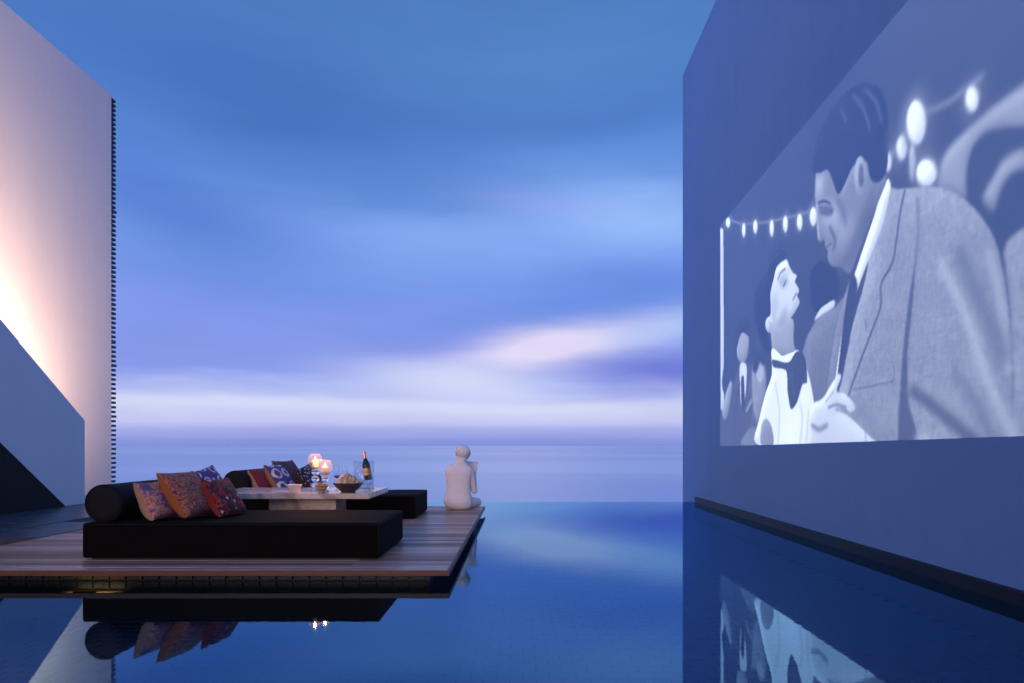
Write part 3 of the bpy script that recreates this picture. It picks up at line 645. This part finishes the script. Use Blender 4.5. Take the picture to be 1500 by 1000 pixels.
 ('W',0.32,0.05,0.1,[(5.553,1.521),(5.811,1.39),(6.113,1.215),(6.362,1.078)]),
 ('W',0.42,0.07,0.12,[(6.162,2.518),(6.421,2.052),(6.642,1.678)]),
 ('W',0.44,0.06,0.08,[(6.113,1.617),(6.347,1.368),(6.527,1.092)]),
 ('W',0.68,0.06,0.08,[(5.622,1.127),(5.945,1.042)]),
 ('P',0.5,0.012,[(3.686,4.135),(3.641,3.845),(3.686,3.638),(3.694,3.405),(3.755,3.311),(3.873,3.298),(3.89,3.218),(3.956,3.155),(3.956,3.081),(4.037,2.972),(4.253,2.901),(4.457,2.792),(4.677,3.004),(4.969,3.301),(5.134,3.453),(5.029,3.627),(4.845,3.747),(4.582,3.842),(4.371,3.79),(4.193,3.681),(3.988,3.999)]),
 ('P',0.66,0.08,[(3.686,4.043),(3.668,3.835),(3.823,3.734),(4.1,3.607),(4.253,3.411),(4.223,3.243),(4.037,3.3),(3.873,3.462),(3.806,3.635),(3.907,3.935)]),
 ('P',0.38,0.1,[(4.1,2.991),(4.371,2.87),(4.677,3.07),(4.956,3.337),(4.755,3.442),(4.513,3.256),(4.313,3.075)]),
 ('H',0.05,0.014,[(3.561,4.216),(3.633,4.426),(3.94,4.61),(4.342,4.655),(4.677,4.576),(4.956,4.416),(5.111,4.216),(5.157,3.945),(5.157,3.636),(5.111,3.525),(4.981,3.5),(4.857,3.586),(4.781,3.793),(4.596,3.904),(4.415,3.787),(4.223,3.677),(4.1,3.838),(3.972,4.035),(3.738,4.084)]),
 ('W',0.42,0.03,0.035,[(4.755,4.482),(4.956,4.263),(5.052,4.026)]),
 ('W',0.42,0.03,0.035,[(4.513,4.553),(4.729,4.31),(4.832,4.065)]),
 ('W',0.42,0.03,0.035,[(4.253,4.559),(4.371,4.347)]),
 ('W',0.35,0.02,0.02,[(5.123,3.93),(5.134,3.708)]),
 ('W',0.35,0.02,0.02,[(3.668,4.334),(3.84,4.486)]),
 ('P',0.62,0.012,[(4.781,3.642),(4.759,3.539),(4.7,3.491),(4.626,3.518),(4.565,3.612),(4.541,3.737),(4.565,3.843),(4.626,3.888),(4.7,3.857),(4.759,3.763)]),
 ('P',0.36,0.02,[(4.729,3.663),(4.719,3.6),(4.693,3.569),(4.66,3.582),(4.633,3.633),(4.623,3.704),(4.633,3.767),(4.66,3.798),(4.693,3.784),(4.719,3.733)]),
 ('W',0.22,0.008,0.028,[(3.72,3.755),(3.873,3.724),(4.021,3.642)]),
 ('W',0.25,0.008,0.022,[(3.789,3.618),(3.956,3.606)]),
 ('W',0.28,0.006,0.02,[(3.873,3.208),(4.052,3.208)]),
 ('P',0.56,0.12,[(4.253,3.34),(4.513,3.311),(4.596,3.128),(4.4,3.029),(4.223,3.122)]),
 ('P',0.36,0.03,[(3.72,3.717),(3.94,3.663),(4.1,3.563),(4.037,3.512),(3.84,3.578)]),
 ('W',0.34,0.03,0.05,[(4.004,3.391),(4.131,3.221),(4.084,3.133)]),
 ('W',0.72,0.02,0.03,[(3.686,3.752),(3.712,3.514),(3.738,3.354)]),
 ('W',0.36,0.05,0.04,[(4.162,3.656),(4.313,3.461),(4.371,3.302)]),
 ('W',0.4,0.05,0.06,[(4.932,3.493),(4.755,3.31),(4.541,3.111)]),
 ('P',0.84,0.015,[(3.488,1.427),(3.597,1.538),(3.84,1.583),(4.1,1.753),(4.223,1.812),(4.268,1.765),(4.162,1.632),(4.342,1.59),(4.513,1.495),(4.555,1.424),(4.457,1.395),(4.283,1.467),(4.131,1.433),(4.371,1.379),(4.623,1.26),(4.857,1.136),(5.029,1.039),(3.561,1.035),(3.488,1.231)]),
 ('W',0.5,0.03,0.05,[(3.561,1.291),(3.738,1.24),(3.94,1.28)]),
 ('W',0.52,0.015,0.03,[(3.972,1.471),(4.162,1.489),(4.371,1.448)]),
 ('W',0.6,0.015,0.02,[(3.907,1.534),(4.1,1.637)]),
 ('W',0.45,0.006,0.012,[(4.755,1.19),(4.781,1.071)]),
]
ZB = .4165
cushion('small salmon and cream cushion nearest the round bolster end, front daybed', -3.05, 5.92, ZB, .36, 80, 30, 'cushion_salmon', 'back_cream', group=G1, thick=.19)
cushion('large purple cushion with orange scroll embroidery and orange back', -2.80, 6.08, ZB, .475, 79, 38, 'cushion_suzani', 'back_orange', group=G1, thick=.23)
cushion('blue cushion with white motifs, half hidden on the front daybed', -2.87, 6.62, ZB, .45, 72, 32, 'cushion_blue', 'back_blue', roll=10, group=G1)
cushion('dark red and black woven cushion with pale chevrons', -2.60, 6.24, ZB, .385, 78, 32, 'cushion_kilim', 'back_red', group=G1, thick=.18)
ZC = .4195
cushion('red cushion with cream back on the back daybed', -3.33, 9.08, ZC, .36, 80, 32, 'cushion_red', 'back_cream', group=G2)
cushion('blue cushion with white ringed medallions and tan back', -3.10, 9.22, ZC, .44, 78, 34, 'cushion_medallion', 'back_tan', group=G2)
cushion('tall dark speckled cushion behind the medallion cushion', -3.06, 9.52, ZC, .50, 76, 33, 'cushion_dark_print', 'back_tan', group=G2)
cushion('navy printed cushion rightmost on the back daybed', -2.84, 9.62, ZC, .36, 60, 30, 'cushion_navy', 'back_dark', roll=18, group=G2)

# ================================================================== MARBLE TABLE
TT = .552
tb = thing('marble_table', 'low veined marble table between the two black daybeds', 'table', (-2.465, 7.76, TZ))
mk('top', box(-.875, .875, -.53, .53, TT-TZ-.058, TT-TZ), 'marble', tb, bevel=.003, seg=2)
mk('pedestal', box(-.283, .455, -.26, .19, .001, TT-TZ-.0585), 'marble', tb, bevel=.003, seg=1)

def cat_pts(p, n=6):
    """smooth profile through points"""
    out = []
    for i in range(len(p)-1):
        a, b, c, d = p[max(i-1, 0)], p[i], p[i+1], p[min(i+2, len(p)-1)]
        for k in range(n):
            t = k/n
            out.append(tuple(.5*((2*b[q])+(-a[q]+c[q])*t+(2*a[q]-5*b[q]+4*c[q]-d[q])*t*t+(-a[q]+3*b[q]-3*c[q]+d[q])*t**3) for q in (0, 1)))
    out.append(p[-1]); return [(max(r, 0), z) for r, z in out]

def hurricane(label, x, y, h, power):
    """stacked crystal balls, cupped glass globe, pillar candle"""
    t = thing('candle_holder', label, 'candle holder', (x, y, TT+.001), group='lit candle holders on the table')
    g0 = h-.175                       # underside of the globe's cup
    prof = [(0, 0), (.045, 0), (.048, .006), (.03, .014), (.014, .022)]
    mk('foot', lathe(prof, 28), 'crystal', t, smooth=True)
    z = .020; n = 3 if g0 > .2 else 2; rb = (g0-.026)/n/2
    for k in range(n):
        mk('crystal_ball', sphere((0, 0, z+rb), (min(rb*1.15, .042), min(rb*1.15, .042), rb), 24, 14), 'crystal', t, smooth=True); z += 2*rb-.001
    mk('cup', lathe([(0, g0-.006), (.012, g0-.006), (.045, g0), (.052, g0+.006), (.05, g0+.010), (0, g0+.010)], 32), 'crystal', t, smooth=True)
    gl = cat_pts([(.044, g0+.011), (.066, g0+.035), (.079, g0+.080), (.070, g0+.128), (.044, g0+.160)])
    mk('globe', lathe(gl, 40), 'globe_glass', t, smooth=True)
    c = thing('candle', 'pale pillar candle burning in the ' + ('taller, left' if h > .4 else 'shorter, right') + ' glass globe', 'candle', (x, y, TT+g0+.0115), group='burning candles')
    mk('wax_pillar', lathe([(0, 0), (.034, 0), (.035, .004), (.035, .068), (.031, .072), (.012, .066), (0, .064)], 28), 'wax', c, smooth=True, auto=50)
    mk('wick', tube([(0, 0, .06), (.001, 0, .078)], .0015, 6), 'lamp_metal', c)
    mk('flame', lathe(cat_pts([(0, .070), (.008, .078), (.0095, .088), (.005, .104), (0, .122)], 4), 14), 'flame', c, smooth=True)
    d = bpy.data.lights.new('candle_glow', 'POINT'); d.energy = power; d.color = (1, .42, .14); d.shadow_soft_size = .015
    l = bpy.data.objects.new('candle_glow', d); COL.objects.link(l); l.parent = c; l.location = (0, 0, .135)
hurricane('taller crystal candle holder, left of the pair', -2.285, 7.66, .43, 7.0)
hurricane('shorter crystal candle holder, right of the pair', -2.135, 7.52, .365, 7.0)

def bowl(name, label, x, y, prof, mat, cat='bowl'):
    t = tag(mk(name, lathe(cat_pts(prof, 5), 40), mat, smooth=True), label, cat); t.location = (x, y, TT+.001); return t
bowl('dip_bowl', 'small white ceramic bowl on the marble table', -2.42, 7.37, [(0, 0), (.042, 0), (.046, .012), (.060, .045), (.076, .078), (.078, .083), (.073, .083), (.056, .045), (.038, .016), (0, .014)], 'white_ceramic')
bowl('nut_bowl', 'small striped tan bowl heaped with nuts', -2.12, 7.33, [(0, 0), (.036, 0), (.036, .010), (.055, .040), (.072, .078), (.070, .082), (.066, .08), (.048, .042), (.03, .016), (0, .016)], 'striped_ceramic')
bowl('snack_bowl', 'wide dark bowl piled with pale crisps', -1.845, 7.38, [(0, 0), (.075, 0), (.078, .012), (.115, .045), (.150, .085), (.157, .102), (.151, .102), (.110, .055), (.07, .022), (0, .02)], 'dark_ceramic')
def heap(name, label, cat, x, y, z, rad, hgt, n, size, mat, seed):
    rs = random.Random(seed); V, F, S = [], [], []
    for i in range(n):
        q = math.sqrt(rs.random())*.98; a = rs.uniform(0, 6.283); rr = q*rad; zz = hgt*(1-q**1.6)*rs.uniform(.72, 1.05)-.006
        s = size*rs.uniform(.7, 1.25); v, f = sphere((0, 0, 0), (s, s*rs.uniform(.45, .9), s*rs.uniform(.3, .7)), 6, 4)
        Mx = Matrix.Rotation(rs.uniform(0, 6.28), 3, Vector((rs.uniform(-1, 1), rs.uniform(-1, 1), rs.uniform(-1, 1))).normalized())
        o = len(V); c = Vector((rr*math.cos(a), rr*math.sin(a), zz))
        V += [tuple(Mx @ (Vector(p)*rs.uniform(.82, 1.15)) + c) for p in v]; F += [tuple(k+o for k in q2) for q2 in f]; S += [rs.random()]*len(f)
    # core keeps the heap closed
    v, f = lathe([(rad*.98, -.012), (rad*.8, hgt*.22), (rad*.5, hgt*.58), (0, hgt*.8)], 24); o = len(V); V += v; F += [tuple(k+o for k in q2) for q2 in f]; S += [.2]*len(f)
    me = bpy.data.meshes.new(name); me.from_pydata(V, [], F); me.materials.append(MATS[mat])
    ob = bpy.data.objects.new(name, me); COL.objects.link(ob); ob.location = (x, y, z); face_attr(ob, S)
    tag(ob, label, cat, kind='stuff')
heap('crisps', 'heap of golden pale crisps in the wide dark bowl', 'snack', -1.845, 7.38, TT+.092, .138, .115, 260, .017, 'crisps', 5)
heap('nuts', 'mixed nuts heaped in the small striped bowl', 'snack', -2.12, 7.33, TT+.074, .060, .045, 70, .012, 'nuts', 9)

def wineglass(label, x, y):
    t = thing('wine_glass', label, 'wine glass', (x, y, TT+.001), group='wine glasses')
    mk('foot', lathe([(0, 0), (.034, 0), (.034, .002), (.012, .006), (.004, .012)], 28), 'crystal', t, smooth=True)
    mk('stem', lathe([(.004, .011), (.0035, .06), (.0045, .125), (.010, .135)], 12), 'crystal', t, smooth=True)
    mk('bowl', lathe(cat_pts([(.004, .132), (.024, .142), (.033, .170), (.034, .215), (.030, .288)]), 32), 'thin_glass', t, smooth=True)
    mk('wine', lathe(cat_pts([(0, .136), (.021, .144), (.031, .166), (.0315, .172), (0, .172)], 3), 28), 'wine', t, smooth=True, auto=50)
wineglass('stemmed wine glass nearer the candles', -2.06, 7.72)
wineglass('stemmed wine glass nearer the glass bottle cooler', -1.975, 7.74)

BX, BY = -1.80, 7.93
ck = thing('bottle_cooler', 'clear glass cylinder cooler holding a dark bottle', 'bottle cooler', (BX, BY, TT+.001))
mk('wall', lathe([(.104, .012), (.106, .02), (.108, .328), (.112, .33), (.116, .328), (.114, .02), (.112, .012)], 44), 'thin_glass', ck, smooth=True)
mk('base', lathe([(0, 0), (.108, 0), (.113, .005), (.112, .018), (.104, .022), (0, .022)], 44), 'crystal', ck, smooth=True)
bt = thing('bottle', 'dark sparkling wine bottle with copper foil neck in the cooler', 'bottle', (BX+.055, BY-.01, TT+.115))
bt.rotation_euler = (0, R(-9), 0)
mk('body', lathe(cat_pts([(0, 0), (.040, 0), (.0445, .006), (.045, .15), (.041, .185), (.027, .225), (.0165, .255), (.0145, .30)], 5), 36), 'bottle_glass', bt, smooth=True)
mk('foil', lathe(cat_pts([(.0180, .250), (.0163, .272), (.0160, .300), (.0178, .304), (.0178, .318), (.015, .330), (0, .333)], 4), 28), 'copper_foil', bt, smooth=True)
v, f = [], []
for k in range(17):
    a = R(-150+k*120/16)
    for z in (.05, .135): v.append((.0456*math.cos(a), .0456*math.sin(a), z))
mk('front_label', (v, [(2*k, 2*k+2, 2*k+3, 2*k+1) for k in range(16)]), 'gold_label', bt, smooth=True)
random.seed(21)
ice = None
for i in range(14):
    a = random.uniform(0, 6.28); r = .082*math.sqrt(random.random()); z = .032+.075*(i/14)
    o = tag(mk('ice_cube', box(-.016, .016, -.016, .016, -.016, .016), 'thin_glass', bevel=.004, seg=1) if ice is None else dup(ice, 'ice_cube', (0, 0, 0)), 'clear ice cube lying inside the glass bottle cooler', 'ice cube', 'ice cubes in the cooler')
    ice = ice or o; o.location = (BX+r*math.cos(a), BY+r*math.sin(a), TT+z); o.rotation_euler = (random.random()*3, random.random()*3, random.random()*3)

# ================================================================== STATUE
stt = thing('statue', 'white seated figure statue reading on the far edge of the deck, seen from behind', 'statue', (-.895, 10.16, TZ))
B = []
def cap(a, b, ra, rb, n=7):
    for k in range(n+1):
        q = k/n; B.append(sphere(tuple(a[i]*(1-q)+b[i]*q for i in range(3)), ra*(1-q)+rb*q, 16, 10))
PR = [(0, -.0, .03, .10, .09), (.012, 0, .03, .160, .125), (.05, -.005, .025, .200, .150), (.11, -.012, .02, .213, .160), (.17, -.012, .02, .208, .150), (.24, -.010, .025, .190, .130), (.32, -.008, .03, .180, .120),
      (.40, -.006, .04, .182, .120), (.48, -.004, .045, .190, .122), (.55, -.002, .05, .203, .118), (.595, 0, .055, .203, .108), (.63, .002, .06, .180, .095), (.66, .005, .062, .142, .085), (.69, .012, .066, .102, .078), (.72, .022, .072, .078, .072), (.76, .035, .08, .068, .068), (.80, .045, .085, .066, .066)]
v, f = [], []
for z, cx, cy2, rx, ry in PR:
    for k in range(40):
        a = 2*math.pi*k/40; v.append((cx+rx*math.copysign(abs(math.cos(a))**.85, math.cos(a)), cy2+ry*math.copysign(abs(math.sin(a))**.9, math.sin(a)), z))
for i in range(len(PR)-1):
    for k in range(40): f.append((i*40+k, i*40+(k+1) % 40, (i+1)*40+(k+1) % 40, (i+1)*40+k))
f += [tuple(range(39, -1, -1)), tuple((len(PR)-1)*40+k for k in range(40))]
B.append((v, f))
B.append(sphere((.055, .09, .865), (.112, .124, .108), 28, 18)); B.append(sphere((.058, .115, .815), (.092, .100, .095), 24, 16))
B.append(sphere((.055, .216, .825), (.016, .026, .03), 12, 8))                     # nose
for s in (-1, 1): B.append(sphere((.055+s*.105, .10, .835), (.016, .024, .036), 12, 8))   # ears
# right arm, bent up to the book; left arm likewise in front of the chest
cap((.165, .065, .552), (.222, .14, .275), .062, .050, 9); cap((.222, .14, .275), (.205, .36, .50), .047, .034, 9)
cap((-.150, .075, .545), (-.150, .18, .29), .056, .046, 9); cap((-.150, .18, .29), (-.01, .37, .49), .044, .032, 9)
for s, hx in ((1, .205), (-1, -.01)):
    B.append(sphere((hx, .385, .535), (.040, .022, .048), 14, 10))
    for k in range(4):
        x0 = hx-.03+k*.020; ln = (.055, .065, .062, .048)[k]
        cap((x0, .40, .57), (x0+.002*s, .425, .57+ln*.6), .0105, .0095, 5); cap((x0+.002*s, .425, .57+ln*.6), (x0, .432, .57+ln), .0095, .0085, 3)
    cap((hx-s*.035, .37, .53), (hx-s*.055, .36, .575), .0125, .010, 4)
# crossed legs
cap((.10, .06, .105), (.255, .33, .085), .105, .068, 9); cap((-.10, .06, .105), (-.185, .38, .085), .100, .068, 9)
cap((.255, .33, .085), (-.06, .46, .055), .062, .042, 9); cap((-.185, .38, .085), (.08, .40, .085), .060, .042, 9)
cap((-.06, .46, .05), (-.16, .50, .035), .036, .026, 5); cap((.08, .40, .08), (.17, .42, .06), .036, .026, 5)
me = bpy.data.meshes.new('body'); vf = join(*B); me.from_pydata(vf[0], [], vf[1])
tmp = bpy.data.objects.new('body', me); COL.objects.link(tmp)
rm = tmp.modifiers.new('r', 'REMESH'); rm.mode = 'VOXEL'; rm.voxel_size = .0085; rm.use_smooth_shade = True
sm = tmp.modifiers.new('s', 'SMOOTH'); sm.factor = .6; sm.iterations = 12
bpy.context.view_layer.update()
me2 = bpy.data.meshes.new_from_object(tmp.evaluated_get(bpy.context.evaluated_depsgraph_get()))
bpy.data.objects.remove(tmp); bpy.data.meshes.remove(me)
zmin = min(v.co.z for v in me2.vertices)
for v in me2.vertices: v.co.z = max(v.co.z-zmin-.004, 0.0015)
for p in me2.polygons: p.use_smooth = True
me2.materials.clear(); me2.materials.append(MATS['statue_stone']); me2.name = 'body'
bo = bpy.data.objects.new('body', me2); COL.objects.link(bo); bo.parent = stt
def page(s):
    v, f = box(0, .155, -.008, .008, -.12, .085); a = R(18)*s
    Mx = Matrix.Translation((.10, .43, .625)) @ Matrix.Rotation(R(-14), 4, 'X') @ Matrix.Rotation(R(7), 4, 'Y') @ Matrix.Rotation(-a if s > 0 else math.pi-a, 4, 'Z')
    return [tuple(Mx @ Vector(p)) for p in v], f
bk = mk('book', join(page(1), page(-1)), 'paper', stt, bevel=.002, seg=1)

# ================================================================== PROJECTED FILM
# a plain black-and-white film frame: a couple dancing under strings of bulbs (flat picture on the wall)
NU, NV = 620, 440
SL = 7.5
s_ = np.linspace(0, SL, NU+1)
zb_, zt_ = 1.046+s_*.0112, 4.69+s_*.033
vv_ = np.linspace(0, 1, NV+1)[:, None]
SS = np.repeat(s_[None, :], NV+1, 0); ZZ = zb_[None, :]+(zt_-zb_)[None, :]*vv_
rng = np.random.default_rng(4)
def blur(a, su, sv):
    for ax, sg in ((1, su), (0, sv)):
        if sg < .3: continue
        n = max(1, int(3*sg)); k = np.exp(-.5*(np.arange(-n, n+1)/sg)**2); k /= k.sum()
        p = np.pad(a, [(n, n) if i == ax else (0, 0) for i in (0, 1)], mode='edge'); out = np.zeros_like(a)
        for i, w in enumerate(k):
            out += w*(p[:, i:i+a.shape[1]] if ax == 1 else p[i:i+a.shape[0], :])
        a = out
    return a
def catmull(P, closed=True, n=6):
    P = np.array(P); m = len(P); out = []
    for i in range(m if closed else m-1):
        if closed: a, b, c, d = P[i-1], P[i], P[(i+1) % m], P[(i+2) % m]
        else: a, b, c, d = P[max(i-1, 0)], P[i], P[i+1], P[min(i+2, m-1)]
        for k in range(n):
            t = k/n; out.append(.5*((2*b)+(c-a)*t*.8+(2*a-5*b+4*c-d)*t*t*1.0+(-a+3*b-3*c+d)*t**3) if False else
                                ((2*t**3-3*t*t+1)*b+(t**3-2*t*t+t)*.42*(c-a)+(-2*t**3+3*t*t)*c+(t**3-t*t)*.42*(d-b)))
    if not closed: out.append(P[-1])
    return np.array(out)
hu, hv = SL/NU, 3.75/NV
def poly_mask(P):
    inside = np.zeros(SS.shape, bool)
    i0, i1 = np.clip([int(P[:, 0].min()/hu)-2, int(P[:, 0].max()/hu)+3], 0, NU+1)
    S, Z = SS[:, i0:i1], ZZ[:, i0:i1]; ins = np.zeros(S.shape, bool)
    Q = np.roll(P, -1, 0)
    for (x1, y1), (x2, y2) in zip(P, Q):
        if y1 == y2: continue
        c = ((y1 > Z) != (y2 > Z)) & (S < (x2-x1)*(Z-y1)/(y2-y1)+x1); ins ^= c
    inside[:, i0:i1] = ins; return inside.astype(np.float32)
def line_mask(P, w):
    d = np.full(SS.shape, 9.0)
    for (x1, y1), (x2, y2) in zip(P[:-1], P[1:]):
        L2 = (x2-x1)**2+(y2-y1)**2+1e-9; t = np.clip(((SS-x1)*(x2-x1)+(ZZ-y1)*(y2-y1))/L2, 0, 1)
        d = np.minimum(d, np.hypot(SS-x1-t*(x2-x1), ZZ-y1-t*(y2-y1)))
    return np.clip((w*.5-d)/.012+.5, 0, 1).astype(np.float32)
weave = blur(rng.normal(0, 1, SS.shape), .5, 2.2)*1.6 + blur(rng.normal(0, 1, SS.shape), 2.2, .5)*1.2 + blur(rng.normal(0, 1, SS.shape), 9, 9)*6
strand = blur(rng.normal(0, 1, SS.shape), 1.4, 7)*4.5
cloudy = blur(rng.normal(0, 1, SS.shape), 30, 30)*30
T = .20 + .08*np.clip((SS-3.5)/3.5, 0, 1)*np.clip((ZZ-2.5)/2, 0, 1) + .015*cloudy*.5
for lay in FILM:
    k, tone, b = lay[:3]
    if k == 'W': m = line_mask(catmull(lay[4], False), lay[3])
    elif k == 'S': m = poly_mask(np.array(lay[3]))
    else: m = poly_mask(catmull(lay[3]))
    if k in 'PF' and tone > .3 and len(lay[3]) > 4:      # soft modelling: light from the upper left
        sg = .16 if k == 'F' else .07
        big = blur(m, sg/hu, sg/hv); gu = np.gradient(big, hu, axis=1); gz = np.gradient(big, hv, axis=0)
        relief = np.clip(-(-.5*gu+.85*gz)*sg*-1.0, -.5, .5)*(.55 if k == 'F' else .5)
    else: relief = 0.0
    m = blur(m, max(b/hu*.6, .6), max(b/hv*.6, .6))
    if k == 'H': val = tone*(1+.9*np.clip(strand, -.6, 2.2))
    elif k == 'K': val = tone*(1+.05*weave*.5+.05*cloudy)
    else: val = tone*(1+.085*weave+.03*cloudy)*(1-relief) if k == 'F' else tone*(1+.03*cloudy)*(1-relief)
    T = T*(1-m)+val*m
T = blur(T, .7, .7)
T = np.clip(T + rng.normal(0, .012, T.shape), .02, 1.0)
nV = (NU+1)*(NV+1)
co = np.empty((nV, 3), np.float32); co[:, 0] = 3.3405; co[:, 1] = (11.34-SS).ravel(); co[:, 2] = ZZ.ravel()
idx = np.arange(nV).reshape(NV+1, NU+1); q = np.stack([idx[:-1, :-1], idx[:-1, 1:], idx[1:, 1:], idx[1:, :-1]], -1).reshape(-1, 4)
me = bpy.data.meshes.new('projected_film')
me.vertices.add(nV); me.vertices.foreach_set('co', co.ravel())
me.loops.add(q.size); me.loops.foreach_set('vertex_index', q.ravel().astype(np.int32))
me.polygons.add(len(q)); me.polygons.foreach_set('loop_start', np.arange(0, q.size, 4, dtype=np.int32)); me.polygons.foreach_set('loop_total', np.full(len(q), 4, np.int32))
me.update(calc_edges=True); me.validate()
at = me.attributes.new('tone', 'FLOAT', 'POINT'); at.data.foreach_set('value', (T**2.25).ravel().astype(np.float32))
t = NT('film_light'); a = t.n.new('ShaderNodeAttribute'); a.attribute_name = 'tone'
t.set(Base_Color=(.22, .42, .78), Roughness=.9, Emission_Color=t.mix(1.0, t.ramp(a.outputs['Fac'], (0.0, 0.0), (1.0, 1.0)), (.80, .88, 1.0), 'MULTIPLY'), Emission_Strength=1.08)
me.materials.append(MATS['film_light'])
fl = bpy.data.objects.new('projected_film', me); COL.objects.link(fl)
tag(fl, 'large black-and-white film picture of a couple projected on the right wall', 'projection')
